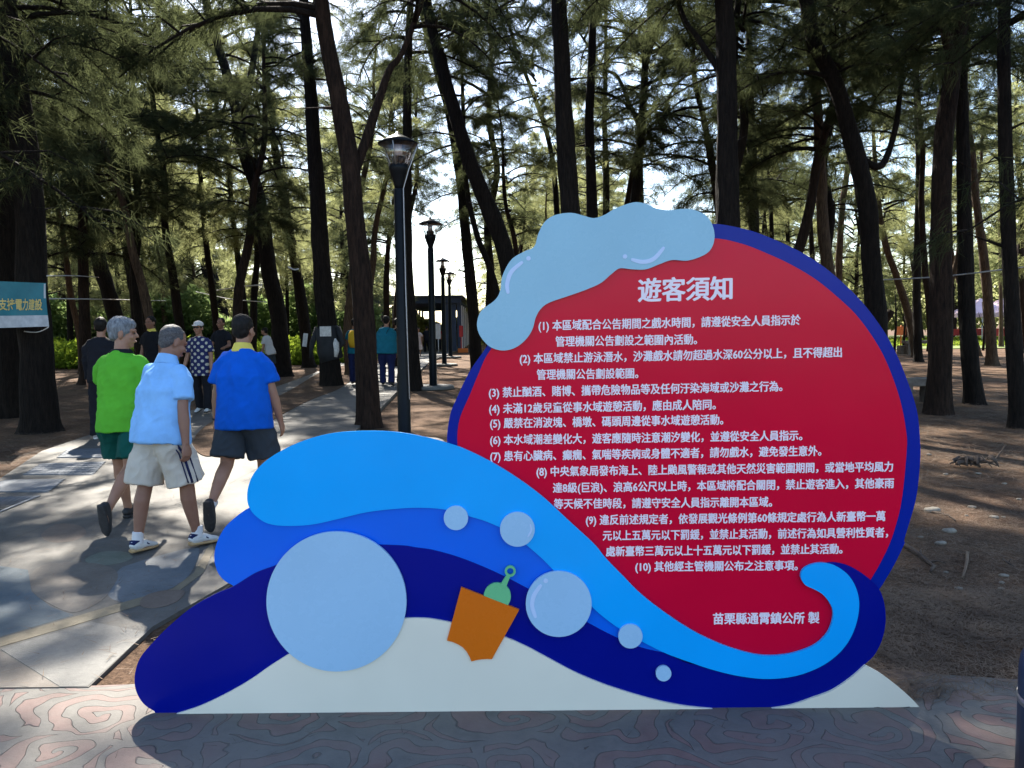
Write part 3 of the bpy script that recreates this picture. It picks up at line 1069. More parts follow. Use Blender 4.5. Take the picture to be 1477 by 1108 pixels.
def crown_mesh(seed, z0, z1, rad, limbs, tufts, per=9, length=0.26, width=0.013, mat=None):
    """limbs (tubes) and foliage around the z axis; returns (branch mesh, foliage mesh)"""
    r = random.Random(seed)
    mb = MB()
    base, direc = [], []
    for i in range(limbs):
        f = (i + r.random()) / limbs
        z = z0 + (z1 - z0) * f
        az = r.random() * 2 * math.pi
        L_ = rad * (0.55 + 0.55 * r.random()) * (0.75 + 0.5 * math.sin(math.pi * min(1, f * 0.9 + 0.15))) * (1 - 0.5 * max(0, f - 0.6) / 0.4)
        up = 0.15 + 0.75 * r.random() * (0.4 + f)
        out = Vector((math.cos(az), math.sin(az), 0))
        side = Vector((-out.y, out.x, 0))
        bend = r.uniform(-0.4, 0.4)
        def P(t): return Vector((0, 0, z)) + out * L_ * t + side * bend * L_ * t * t + Vector((0, 0, 1)) * L_ * (up * t - 0.55 * t * t)
        pts = [P(t / 6) for t in range(7)]
        r0 = 0.012 + 0.014 * L_ * (0.7 + 0.5 * r.random())
        mb.tube(pts, [r0 * (1 - 0.8 * t / 6) for t in range(7)], 5)
        nsub = 6
        subs = []
        for k in range(nsub):
            t = 0.25 + 0.75 * (k + r.random()) / nsub
            p0 = P(min(t, 1))
            a2 = az + (1 if k % 2 else -1) * r.uniform(0.5, 1.1)
            l2 = L_ * r.uniform(0.22, 0.42) * (1.25 - t * 0.6)
            d2 = Vector((math.cos(a2), math.sin(a2), r.uniform(-0.1, 0.7)))
            p1 = p0 + d2 * l2 * 0.5
            p2 = p0 + d2 * l2 + Vector((0, 0, -0.3 * l2))
            mb.tube([p0, p1, p2], [r0 * 0.4, r0 * 0.25, 0.003], 3, cap=False)
            subs.append((p0, p1, p2))
        nt_ = int(tufts * (0.6 + 0.8 * r.random()))
        for k in range(nt_):
            if r.random() < 0.25:
                t = r.uniform(0.35, 1.05)
                p = P(t); dd = out
            else:
                p0, p1, p2 = r.choice(subs)
                t = r.random() ** 0.7 * 1.15
                p = p0.lerp(p1, min(1, t * 2)) if t < 0.5 else p1.lerp(p2, (t - 0.5) * 2)
                dd = (p2 - p0).normalized()
            s = 0.05 + 0.09 * r.random()
            base.append((p.x + r.gauss(0, s), p.y + r.gauss(0, s), p.z + r.gauss(0, s * 0.8)))
            direc.append(tuple(dd))
    bm_ = mb.mesh('branches', M['bark'])
    fm = needle_mesh('crown', np.array(base), np.array(direc), length, width, mat or M['needles'], seed, per)
    return bm_, fm


CROWNS = [crown_mesh(100 + i, 0, 8.5, 2.5, 38, 108, per=13, length=0.24, width=0.0085) for i in range(7)]
CROWNS_LOW = [crown_mesh(200 + i, 0, 9.0, 2.5, 46, 50, per=10, length=0.32, width=0.015, mat=M['needles_far_lit']) for i in range(5)]
CROWNS_SMALL = [crown_mesh(300 + i, 0, 4.0, 1.6, 20, 45, per=12, length=0.24, width=0.009, mat=M['needles']) for i in range(3)]


def add_crown(tree, p, q, kind, idx, scale=1.0, rz=0.0):
    """crown parts standing from p, axis towards q (local coordinates of the tree)"""
    bme, fme = kind[idx % len(kind)]
    ax = (Vector(q) - Vector(p)).normalized()
    rot = Vector((0, 0, 1)).rotation_difference(ax) @ Matrix.Rotation(rz, 3, 'Z').to_quaternion()
    for nm, me in (('branches', bme), ('crown', fme)):
        o = link(nm, me, None, tree)
        o.location = p
        o.rotation_mode = 'QUATERNION'
        o.rotation_quaternion = rot
        o.scale = (scale, scale, scale)
        if nm == 'branches': o.name = 'branches'


# label, base pixel (x, y), px width at base, trunk pixels upward [(x, y)], forks, bark, crown start px y, crown kind, scale
HERO = [
    dict(l='black trunk at the far left edge behind the teal banner', b=(12, 596), w=34, p=[(12, 500), (10, 400), (8, 300), (2, 200), (-8, 60)], cy=215, m='bark'),
    dict(l='thick dark tree beside the teal banner at the left edge', cs=0.95, b=(58, 617), w=46, p=[(52, 500), (45, 400), (43, 300), (30, 170), (16, 60), (8, 0)], cy=150, m='bark'),
    dict(l='slim red barked tree just right of the thick tree by the banner', b=(120, 512), w=15, p=[(114, 430), (108, 340), (108, 280), (104, 200), (98, 120)], cy=250, m='bark_red', forks=[(350, 0.6, [(85, 362), (78, 388), (77, 300), (66, 230), (60, 190)])]),
    dict(l='leaning tree behind the head of the man in green', b=(180, 530), w=24, p=[(168, 465), (150, 400), (130, 340), (112, 290), (88, 225), (68, 170), (40, 100)], cy=230, m='bark', forks=[(330, 0.5, [(134, 285), (140, 230), (143, 150)])]),
    dict(l='dark slanting tree with a broken top left of the path', b=(208, 528), w=24, p=[(203, 460), (188, 370), (173, 285), (165, 225), (155, 175), (150, 120)], cy=240, m='bark'),
    dict(l='straight reddish tree between the slanting tree and the forked tree', b=(243, 505), w=16, p=[(241, 450), (238, 360), (236, 280), (230, 200), (222, 100)], cy=270, m='bark_red'),
    dict(l='very thin red tree leaning towards the capped woman', b=(290, 500), w=11, p=[(284, 450), (270, 360), (255, 290), (246, 220), (240, 150)], cy=230, m='bark_red'),
    dict(l='tree with a low fork behind the capped woman', b=(327, 508), w=24, p=[(318, 450), (304, 400), (298, 375), (280, 330), (260, 284), (244, 220), (236, 150), (230, 60)], cy=220, m='bark', forks=[(375, 0.75, [(306, 340), (308, 290), (303, 230), (303, 150), (310, 60)])]),
    dict(l='long bent tree above the head of the man in royal blue', b=(408, 541), w=25, p=[(401, 450), (388, 390), (378, 310), (368, 265), (350, 215), (344, 175), (328, 110), (310, 50), (296, 0)], cy=170, m='bark', forks=[(180, 0.6, [(358, 130), (368, 70), (378, 0)])]),
    dict(l='narrow dark tree with white tape between two taller trunks', b=(446, 528), w=17, p=[(436, 440), (422, 358), (406, 277), (396, 210), (388, 150), (380, 60)], cy=200, m='bark'),
    dict(l='tree wrapped in black cloth with a white paper notice', b=(479, 557), w=30, p=[(472, 470), (465, 400), (458, 280), (452, 200), (448, 130), (442, 60), (438, 0)], cy=120, m='bark'),
    dict(l='reddish leaning tree standing at the path edge left of the lamp post', cs=1.25, b=(531, 612), w=34, p=[(528, 520), (522, 410), (511, 310), (506, 250), (494, 170), (482, 110), (470, 50), (463, 0)], cy=60, m='bark_red', forks=[(255, 0.62, [(520, 225), (545, 150), (562, 100), (585, 65)])]),
    dict(l='thin tree between the cloth wrapped tree and the path edge tree', b=(504, 500), w=10, p=[(500, 440), (496, 380), (498, 320), (502, 240), (500, 160)], cy=300, m='bark'),
    dict(l='dark trunk directly behind the nearest lamp post', cs=1.15, b=(599, 560), w=19, p=[(594, 480), (588, 400), (586, 320), (587, 230), (588, 100), (592, 0)], cy=120, m='bark'),
    dict(l='slender leaning tree between the two lamp posts and the board', b=(688, 540), w=18, p=[(684, 470), (678, 400), (670, 320), (664, 260), (648, 165), (632, 110), (618, 60), (606, 0)], cy=110, m='bark'),
    dict(l='thin dark tree just left of the foam crest', b=(740, 545), w=11, p=[(718, 430), (706, 385), (690, 345), (676, 290), (670, 230), (668, 160)], cy=200, m='bark'),
    dict(l='heavy leaning tree behind the left end of the foam crest', b=(772, 560), w=30, p=[(745, 440), (728, 360), (705, 300), (680, 240), (652, 150), (632, 75), (615, 0)], cy=70, m='bark'),
    dict(l='broad straight trunk rising above the foam crest left side', b=(836, 585), w=34, p=[(829, 420), (822, 300), (814, 170), (808, 40), (806, 0)], cy=-60, m='bark'),
    dict(l='second straight trunk above the foam crest with a narrower stem', b=(857, 555), w=20, p=[(855, 420), (854, 300), (850, 180), (853, 100), (856, 0)], cy=-30, m='bark'),
    dict(l='forked tree against the brightest sky above the board', b=(927, 535), w=15, p=[(925, 400), (923, 292), (922, 210), (926, 160), (932, 90), (948, 40), (965, 5)], cy=10, m='bark', forks=[(195, 0.6, [(908, 150), (890, 110), (868, 95)])], low=0),
    dict(l='widest straight trunk above the top of the red disc', b=(1054, 592), w=38, p=[(1051, 420), (1049, 300), (1049, 180), (1047, 60), (1045, 0)], cy=-60, m='bark', forks=[(120, 0.35, [(1020, 75), (1000, 45), (985, 20)])]),
    dict(l='narrower trunk tucked right of the widest straight trunk', b=(1097, 540), w=18, p=[(1092, 400), (1086, 300), (1084, 200), (1081, 80), (1082, 0)], cy=40, m='bark'),
    dict(l='large leaning tree rising above the right side of the red disc', b=(1268, 575), w=30, p=[(1264, 467), (1257, 385), (1250, 290), (1229, 203), (1207, 125), (1182, 75), (1168, 30)], cy=130, m='bark', forks=[(230, 0.5, [(1270, 240), (1290, 190), (1300, 120)])]),
    dict(l='short broken snag above the disc edge', b=(1180, 520), w=11, p=[(1172, 380), (1169, 320), (1166, 280), (1158, 255), (1155, 245)], cy=None, m='bark', top=1),
    dict(l='slim pale tree leaning left beside the far stone table', b=(1322, 513), w=12, p=[(1312, 460), (1302, 426), (1290, 390), (1278, 355), (1268, 300), (1262, 230)], cy=340, m='bark_pale'),
    dict(l='massive forked trunk in front of the bench on the right', b=(1353, 592), w=33, p=[(1356, 500), (1357, 400), (1358, 280), (1362, 190), (1371, 130), (1378, 70), (1392, 0)], cy=60, m='bark_red', forks=[(100, 0.6, [(1366, 60), (1358, 20), (1355, -20)])]),
    dict(l='straight dark trunk immediately right of the massive forked trunk', b=(1407, 578), w=24, p=[(1398, 500), (1394, 440), (1391, 300), (1389, 200), (1387, 110), (1390, 20)], cy=90, m='bark'),
    dict(l='thin red stem close against the left of the massive trunk', b=(1346, 540), w=10, p=[(1340, 440), (1334, 385), (1329, 290), (1331, 220), (1325, 150)], cy=240, m='bark_red'),
    dict(l='pale curved tree standing alone before the sunlit lawn', b=(1431, 525), w=15, p=[(1428, 470), (1422, 400), (1416, 350), (1408, 290), (1402, 220), (1394, 150)], cy=240, m='bark_pale'),
    dict(l='dark trunk near the right edge reaching closest to the camera', b=(1469, 612), w=22, p=[(1464, 520), (1459, 440), (1455, 340), (1452, 260), (1449, 160), (1448, 50), (1450, -20)], cy=70, m='bark'),
    dict(l='leaning thin pale stem behind the straight dark right trunk', b=(1412, 512), w=9, p=[(1398, 460), (1385, 410), (1372, 364), (1362, 300)], cy=280, m='bark_pale'),
    dict(l='small upright tree in front of the pink tents', b=(1444, 500), w=6, p=[(1444, 450), (1443, 400), (1442, 330)], cy=400, m='bark_pale'),
    dict(l='half hidden trunk on the right border of the view', b=(1482, 508), w=13, p=[(1476, 430), (1472, 370), (1474, 300), (1466, 200)], cy=300, m='bark_red'),
    dict(l='wavy thin tree left of the foam crest with pale foliage', b=(815, 530), w=11, p=[(808, 400), (800, 260), (788, 190), (765, 125), (745, 75), (735, 35)], cy=70, m='bark'),
    dict(l='light grey leaning tree in the dense right thicket', b=(1215, 520), w=11, p=[(1210, 400), (1215, 300), (1225, 200), (1205, 90), (1190, 20)], cy=120, m='bark_pale'),
    dict(l='slim dark tree in front of the right thicket', b=(1325, 520), w=12, p=[(1322, 420), (1325, 250), (1322, 170), (1318, 60)], cy=110, m='bark'),
    dict(l='short leaning stem below the rope beside the large leaning tree', b=(1252, 530), w=12, p=[(1262, 485), (1275, 465), (1286, 448)], cy=None, m='bark_red', top=1),
]
hero_xy = []
for k, h in enumerate(HERO):
    bp_ = G(*h['b'])
    Y = bp_.y
    hero_xy.append((bp_.x, bp_.y))
    pxm = Y / F
    w0 = h['w'] * pxm * 0.5 * 0.98
    pts = [bp_ + Vector((0, 0, -0.15))]
    dep = noise.noise(Vector((k * 3.7, 1, 1)))
    ups = [atY(x, y, Y * (1 + 0.02 * dep * i)) for i, (x, y) in enumerate(h['p'])]
    pts += ups
    t = empty('casuarina_tree', (bp_.x, bp_.y, 0), 0, h['l'], 'tree', 'trees whose trunks stand near the path and board')
    root = Vector((bp_.x, bp_.y, 0))
    top = pts[-1]
    zt = max(top.z, 0)
    H_ = max(11.5 + 2.5 * rnd.random(), zt + 3.0)
    if h.get('top'):
        full = pts
    else:
        dirn = (pts[-1] - pts[-2]).normalized()
        dirn = (dirn + Vector((0, 0, 0.8))).normalized()
        ext = pts[-1] + dirn * (H_ - zt) * 0.5
        full = pts + [ext, ext + Vector((0.1, 0.05, (H_ - zt) * 0.5))]
    ln = [0]
    for a, b in zip(full, full[1:]): ln.append(ln[-1] + (b - a).length)
    rad = [w0 * (1.0 - 0.80 * (l / max(ln[-1], 9.0)) ** 1.25) for l in ln]
    loc = [(p - root, max(r_, 0.02)) for p, r_ in zip(full, rad)]
    near = Y < 26
    link('trunk', trunk_mesh('trunk', loc, M[h['m']], 18 if near else 10, 0.10 if near else 0.25, seed=k), None, t)
    for (fy, fs_, fp) in h.get('forks', []):
        # start on the trunk at pixel y = fy
        zf = atY(PW / 2, fy, Y).z
        s0 = min(full, key=lambda p: abs(p.z - zf))
        for a, b in zip(full, full[1:]):
            if a.z <= zf <= b.z:
                s0 = a.lerp(b, (zf - a.z) / (b.z - a.z)); break
        fpts = [s0] + [atY(x, y, Y * (1 + 0.015 * i)) for i, (x, y) in enumerate(fp, 1)]
        e = fpts[-1] + (fpts[-1] - fpts[-2]).normalized() * 1.5 + Vector((0, 0, 0.8))
        fpts.append(e)
        rr = w0 * fs_ * 0.8
        lc = [(p - root, max(rr * (1 - 0.75 * i / len(fpts)), 0.012)) for i, p in enumerate(fpts)]
        link('limb', trunk_mesh('limb', lc, M[h['m']], 12 if near else 8, 0.15, flare=False, seed=k + 50), None, t)
        add_crown(t, fpts[-2] - root, fpts[-1] - root, CROWNS_SMALL, k, 0.9, k)
    # dead stubs left on the bare trunk
    sr = random.Random(k * 13 + 1)
    for q_ in range(4 if near else 2):
        a = sr.randrange(1, max(2, len(full) - 2))
        f_ = sr.random()
        p0 = full[a].lerp(full[min(a + 1, len(full) - 1)], f_) - root
        if p0.z < 1.2: continue
        an = sr.uniform(-0.6, 3.7)
        d_ = Vector((math.cos(an), math.sin(an) * 0.6, sr.uniform(-0.1, 0.7)))
        l_ = sr.uniform(0.25, 0.9)
        MB().tube([p0, p0 + d_ * l_ * 0.45, p0 + d_ * l_ + Vector((sr.gauss(0, 0.08), 0, sr.gauss(0, 0.1)))], [w0 * 0.28, 0.014, 0.004], 6).build('dead_twig', M[h['m']], t)
    # crown
    if h['cy'] is not None:
        zc = atY(PW / 2, h['cy'], Y).z
        zc = min(max(zc, 2.6), 9.0)
        a = min(full, key=lambda p: abs(p.z - zc))
        b = full[-1]
        hgt = b.z - a.z + 0.5
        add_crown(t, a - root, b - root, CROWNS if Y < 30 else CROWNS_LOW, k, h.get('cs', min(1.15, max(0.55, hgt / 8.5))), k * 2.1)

# grove behind
GROVE = 'casuarina trees of the grove further back'
gr = random.Random(5)


def proj(x, y, z):
    v = CR.transposed() @ (Vector((x, y, z)) - CO)
    return (PW / 2 + F * v.x / -v.z, PH / 2 - F * v.y / -v.z)


pool = []
for v in range(8):
    pts = [(Vector((0, 0, -0.15)), 0.16)]
    x = y = 0
    lx, ly = gr.uniform(-0.14, 0.14), gr.uniform(-0.1, 0.1)
    Hh = gr.uniform(10.5, 13.5)
    for i in range(1, 9):
        z = Hh * i / 8
        x += lx * Hh / 8 + gr.gauss(0, 0.09); y += ly * Hh / 8 + gr.gauss(0, 0.09)
        pts.append((Vector((x, y, z)), 0.16 * (1 - 0.85 * (i / 8) ** 1.2)))
    tm = trunk_mesh('trunk', pts, M[('bark', 'bark_red', 'bark', 'bark_pale')[v % 4]], 9, 0.3, seed=v + 90)
    pool.append((tm, pts))


def grove_tree(x, y, v, sc, crown_kind, zlow, lab, ctop=1.0):
    tm, pts = pool[v]
    t = empty('casuarina_tree', (x, y, 0), gr.random() * 6.28, lab, 'tree', GROVE)
    tr = link('trunk', tm, None, t)
    tr.scale = (sc, sc, sc)
    # crown axis from trunk at zlow
    i0 = min(range(len(pts)), key=lambda i: abs(pts[i][0].z * sc - zlow))
    p0, p1 = pts[i0][0] * sc, pts[-1][0] * sc
    add_crown(t, p0, p1, crown_kind, gr.randrange(20), max(0.45, (p1.z - p0.z + 0.6) / 8.8), gr.random() * 6)
    return t


placed = list(hero_xy)
used_labels = set()
LAND = [(10, 'the teal banner'), (60, 'the thick left trunk'), (105, 'the seated person'), (150, 'the stone picnic table'), (185, 'the man in lime green'), (232, 'the man in light blue'), (290, 'the polka dot woman'), (360, 'the man in royal blue'),
        (408, 'the long bent tree'), (447, 'the narrow taped tree'), (479, 'the cloth wrapped tree'), (531, 'the path edge trunk'), (725, 'the left end of the foam crest'), (775, 'the left hump of the foam crest'), (836, 'the broad straight trunk'), (880, 'the dip in the foam crest'),
        (925, 'the highest hump of the foam crest'), (990, 'the right hump of the foam crest'), (1054, 'the widest trunk above the disc'), (1130, 'the upper disc border'), (1180, 'the broken snag'), (1268, 'the large leaning tree on the right'), (1322, 'the slim pale leaning tree'),
        (1353, 'the massive forked trunk'), (1407, 'the straight dark right trunk'), (1444, 'the pink tents'), (1475, 'the right frame edge trunk')]
cnt = 0
tries = 0
while cnt < 135 and tries < 16000:
    tries += 1
    y = 15 + 50 * gr.random() ** 0.8
    x = gr.uniform(-0.80, 0.80) * y
    px, py = proj(x, y, 0)
    # keep the path corridor, lamp row and the sky gap open
    if 540 < px < 715: continue
    if y < 26 and px < 560 and py < 700 and px > 380: continue
    if y < 21 and px < 400: continue
    if px > 1110 and 38 < y < 60: continue
    if px > 1380 and y > 30: continue
    if px > 1250 and y < 24: continue
    if px > 1110 and 21 < y < 36 and gr.random() < 0.75: continue
    if px < 600 and 26 < y < 61 and gr.random() < 0.8: continue
    if px > 1280 and y < 40 and gr.random() < 0.75: continue
    if 885 < px < 1045: continue
    if any((x - a) ** 2 + (y - b) ** 2 < (1.6 if y < 34 else 2.2) ** 2 for a, b in placed): continue
    placed.append((x, y))
    side = 'left of the path' if px < 600 else 'behind the notice board'
    zl = gr.uniform(2.2, 5.0) if y > 34 else gr.uniform(4.0, 6.5)
    v_ = gr.randrange(8)
    lm = min(LAND, key=lambda q: abs(q[0] - px))
    rel = 'directly behind' if abs(lm[0] - px) < 9 else ('behind and left of' if px < lm[0] else 'behind and right of')
    row = 'near' if y < 24 else 'midway' if y < 36 else 'far' if y < 50 else 'farthest'
    for adj in ('slender', 'thin', 'narrow', 'slim', 'lean', 'slight', 'spindly', 'gangly'):
        lab = row + ' ' + ('dark', 'reddish', 'blackish', 'pale')[v_ % 4] + ' ' + adj + ' tree ' + rel + ' ' + lm[1]
        if lab not in used_labels: break
    used_labels.add(lab)
    grove_tree(x, y, v_, gr.uniform(0.75, 1.1) * (0.78 if 715 < px < 1110 and y > 28 else 1), CROWNS_LOW if y > 26 else CROWNS, zl, lab)
    cnt += 1


# the grove goes on beside the view: unseen trees added to shade the sides
cnt = 0
while cnt < 34:
    y = gr.uniform(5, 40)
    x = gr.choice((-1, -1, 1)) * (0.85 * y + gr.uniform(1.5, 9))
    if x > 0 and y > 22: continue
    if any((x - a) ** 2 + (y - b) ** 2 < 2.4 ** 2 for a, b in placed): continue
    if x > 0 and y < 9: continue
    placed.append((x, y))
    grove_tree(x, y, gr.randrange(8), gr.uniform(0.85, 1.1), CROWNS, gr.uniform(3, 5), 'unseen slender casuarina added for shade just beyond the side of the view')
    cnt += 1

for (x, y, sc, lab) in ((8.6, 9.4, 1.15, 'big casuarina just outside the right edge whose boughs hang into view'), (-9.8, 11.2, 1.2, 'casuarina outside the left edge behind the banner')):
    grove_tree(x, y, gr.randrange(8), sc, CROWNS, 3.8, lab)

for (px, y, lab) in ((505, 25, 'tall thin tree between the cloth wrapped tree and the reddish leaning tree'), (565, 30, 'tall thin tree left of the canopy walk front'), (556, 38, 'farther thin tree at the left corner of the canopy walk'), (708, 26, 'tall thin tree right of the canopy walk beside the foam crest')):
    q = atY(px, 475, y)
    grove_tree(q.x, y, gr.randrange(8), 1.05, CROWNS, 5.5, lab)

# saplings on the right
SAPL = ['bare sapling closest to the disc edge at the lawn', 'bare sapling behind the block stool', 'bare sapling just left of the massive forked trunk', 'tall wavy sapling between the massive trunk and the straight dark trunk', 'short sapling beside the slim pale leaning tree', 'bare sapling right of the straight dark trunk']
for i, (px, py, hh) in enumerate([(1290, 508, 88), (1303, 506, 90), (1338, 507, 70), (1372, 507, 130), (1311, 505, 60), (1418, 506, 70)]):
    p = G(px, py)
    t = empty('staked_sapling', (p.x, p.y, 0), 0, SAPL[i], 'sapling', 'saplings at the lawn edge')
    H_ = hh * p.y / F
    MB().tube([(0, 0, 0), (0.05, 0, H_ * 0.5), (-0.03 + 0.1 * math.sin(i), 0, H_)], [0.07, 0.05, 0.02], 6).build('stem', M['bark'], t)
    a = math.sin(i * 3) * 0.3
    MB().tube([(0, 0, H_ * 0.6), (0.3, 0.1, H_ * 0.9)], [0.03, 0.008], 5).tube([(0, 0, H_ * 0.45), (-0.25, 0.1, H_ * 0.8)], [0.03, 0.008], 5).build('twig', M['bark'], t)


# far mass of vegetation
def leaf_cloud(name, n, fn, size, mat, seed, label=None):
    r = np.random.default_rng(seed)
    P = fn(r, n)
    d = r.normal(0, 1, (len(P), 3)); d /= np.linalg.norm(d, axis=1, keepdims=True)
    w = np.cross(d, r.normal(0, 1, (len(P), 3))); w /= np.linalg.norm(w, axis=1, keepdims=True)
    s = (size * (0.5 + r.random(len(P))))[:, None]
    v = np.stack([P - w * s * 0.35, P + w * s * 0.35, P + d * s], 1).reshape(-1, 3)
    me = mesh_np(name, v, np.arange(len(v)).reshape(-1, 3), mat)
    o = link(name, me, None, None, 'stuff')
    if label: o['label'] = label
    return o


def far_wood(r, n):
    out = []
    while sum(len(a) for a in out) < n:
        m = n
        az = r.uniform(-0.80, 0.80, m)
        y = r.uniform(62, 82, m)
        x = az * y
        px = 738 + az * F
        top = 7.5 + 2.5 * np.sin(az * 9 + 1) + 1.5 * np.sin(az * 31) + 1.0 * np.sin(az * 70 + 2)
        top = np.where((px > 560) & (px < 720), 1.5 + 0.02 * np.abs(px - 640), top)
        top = np.where((px >= 720) & (px < 1110), np.minimum(top, 4.5 + 2.0 * np.sin(az * 23)), top)
        z = r.random(m) ** 0.8 * top
        keep = (np.sin(x * 0.9 + z) * np.sin(z * 1.3 + y * 0.5) * np.sin(x * 0.35 + 1.7) > -0.25)
        keep &= ~((px > 1180) & (z < 0.8))
        out.append(np.stack([x, y, z], 1)[keep])
    return np.concatenate(out)[:n]


leaf_cloud('far_wood', 110000, far_wood, 0.42, M['needles_far_lit'], 3, 'distant mass of backlit green foliage behind the grove')


def hedge(r, n):
    az = r.uniform(-0.75, -0.17, n)
    y = r.uniform(40, 46, n)
    h = 3.0 + 0.6 * np.sin(az * 40) + 0.5 * np.sin(az * 90)
    z = r.random(n) ** 0.9 * h
    return np.stack([az * y, y, z], 1)


leaf_cloud('dark_hedge', 60000, hedge, 0.26, M['hedge'], 4, 'dark green undergrowth filling the back left of the grove')


def low_shrubs(r, n):
    c = []
    rr = random.Random(3)
    for k in range(46):
        az = rr.uniform(-0.72, -0.2)
        y = rr.uniform(33, 38)
        c.append((az * y, y, rr.uniform(0.7, 1.5)))
    c = np.array(c)
    i = r.integers(0, len(c), n)
    d = r.normal(0, 1, (n, 3)); d /= np.linalg.norm(d, axis=1, keepdims=True)
    rad = r.random(n)[:, None] ** 0.4
    P = d * rad * c[i, 2][:, None] * np.array([1.2, 0.8, 0.85])
    P[:, 2] = np.abs(P[:, 2])
    P[:, 0] += c[i, 0]; P[:, 1] += c[i, 1]
    return P


leaf_cloud('low_shrubs', 60000, low_shrubs, 0.16, M['shrub'], 6, 'bright green leafy shrubs along the back of the dirt ground')


def lawn_blades(r, n):
    y = r.uniform(46, 66, n)
    x = r.uniform(0.42, 0.95, n) * y
    return np.stack([x, y, r.uniform(0, 0.08, n)], 1)


leaf_cloud('lawn_grass', 40000, lawn_blades, 0.14, M['grass'], 8, 'sunlit grass of the lawn behind the right trees')


# loose needles and litter on the near ground
def litter(name, n, xr, yr, L_, w, seed, mat, zmax=0.012, lift=0.004):
    r = np.random.default_rng(seed)
    x = r.uniform(*xr, n); y = r.uniform(*yr, n)
    den = np.array([noise.noise(Vector((a * 2.2, b * 2.2, seed))) for a, b in zip(x, y)])
    keep = den > r.uniform(-0.6, 0.45, n)
    x, y = x[keep], y[keep]
    n = len(x)
    a = r.uniform(0, math.pi, n)
    ln = L_ * (0.4 + r.random(n))
    z = np.array([ground_height(p, q) for p, q in zip(x, y)]) * (lift < 0.01) + lift + r.random(n) * zmax
    d = np.stack([np.cos(a), np.sin(a), r.uniform(-0.08, 0.12, n)], 1) * ln[:, None]
    q = np.stack([-np.sin(a), np.cos(a), np.zeros(n)], 1) * w
    P = np.stack([x, y, z], 1)
    v = np.stack([P - q, P + q, P + d], 1).reshape(-1, 3)
    me = mesh_np(name, v, np.arange(len(v)).reshape(-1, 3), mat)
    o = link(name, me, None, None, 'stuff')
    return o


litter('needle_litter', 60000, (0.9, 5.0), (3.25, 7.5), 0.10, 0.0016, 3, M['straw'], 0.02)
litter('needle_litter', 26000, (1.2, 3.4), (3.0, 4.3), 0.12, 0.0016, 5, M['straw'], 0.035)
litter('needle_litter', 70000, (2.5, 15.0), (7.5, 17), 0.22, 0.004, 4, M['straw'], 0.02)
litter('needle_litter', 25000, (-11, -3.6), (6.5, 14), 0.2, 0.004, 9, M['straw'], 0.02)
litter('needle_litter', 2500, (-4.5, -1.2), (3.2, 9), 0.09, 0.002, 13, M['straw'], 0.004, 0.021)
litter('needle_litter', 1500, (-1.6, 2.6), (2.2, 3.0), 0.07, 0.0014, 12, M['twig'], 0.004)


# stones and twigs on the right hand ground
def stone(px, py, wpx, hpx, lab):
    p = G(px, py)
    w = wpx * p.y / F
    r = random.Random(int(px * 7 + py))
    bm = bmesh.new()
    bmesh.ops.create_icosphere(bm, subdivisions=2, radius=0.5)
    for v in bm.verts:
        v.co *= 1 + 0.22 * noise.noise(v.co * 2.5 + Vector((px, py, 0)))
        v.co.x *= w; v.co.y *= w * 0.7; v.co.z *= w * 0.38
    me = bpy.data.meshes.new('stone')
    bm.to_mesh(me); bm.free()
    me.polygons.foreach_set('use_smooth', [True] * len(me.polygons))
    o = link('stone', me, M['stone'])
    o.location = (p.x, p.y, ground_height(p.x, p.y) + w * 0.10)
    o.rotation_euler = (0, 0, r.uniform(-0.5, 0.5))
    tag(o, lab, 'stone', 'pale stones on the dirt')


STN = [(1345, 735, 25, 'flat grey stone nearest the red disc edge'), (1370, 763, 22, 'long tan stone below the flat grey stone'), (1357, 781, 18, 'thin pale stone left of the long tan stone'), (1402, 728, 12, 'thin pale stone right of the flat grey stone'),
       (1394, 740, 6, 'tiny white pebble between the scattered stones'), (1434, 742, 14, 'tan stone towards the right edge'), (1447, 741, 8, 'small stone touching the tan stone at right'), (1411, 681, 9, 'white stone just below the dead frond pile'),
       (1449, 694, 8, 'small white stone right of the dead frond pile'), (1470, 716, 9, 'pair stone by the right frame edge'), (1448, 827, 14, 'upper of three pale stones in a short column'), (1445, 837, 10, 'middle of three pale stones in a short column'),
       (1444, 846, 10, 'lowest of three pale stones in a short column'), (1383, 846, 12, 'rounded tan stone in the middle of the needles'), (1366, 871, 6, 'tiny stone below the rounded tan stone'), (1323, 880, 7, 'small white stone beside the board edge'),
       (1364, 682, 9, 'pale flat stone left of the dead frond pile'), (1364, 822, 8, 'broken pale bits beside the dark branch'), (1328, 771, 8, 'tan pebble left of the thin pale stone'), (1340, 653, 8, 'small stone near the lit strip')]
for px, py, w, lab in STN: stone(px, py, w, w * 0.4, lab)


def twig(name, pix, r0, lab, cat='twig', lift=0.02, side=None, mat='twig'):
    pts = [G(*p) for p in pix]
    for i, p in enumerate(pts): p.z = ground_height(p.x, p.y) + lift * (0.4 + 0.6 * math.sin(i * 2.1) ** 2)
    c = pts[0].copy(); c.z = 0
    mb = MB().tube([p - c for p in pts], [r0 * (1 - 0.6 * i / len(pts)) for i in range(len(pts))], 7)
    if side:
        for i, dx, dy in side:
            p = pts[i] - c
            mb.tube([p, p + Vector((dx * 0.5, dy * 0.5, 0.02)), p + Vector((dx, dy, 0.01))], [r0 * 0.5, r0 * 0.35, r0 * 0.15], 5)
    o = mb.build(name, M[mat]); o.location = c
    return tag(o, lab, cat)


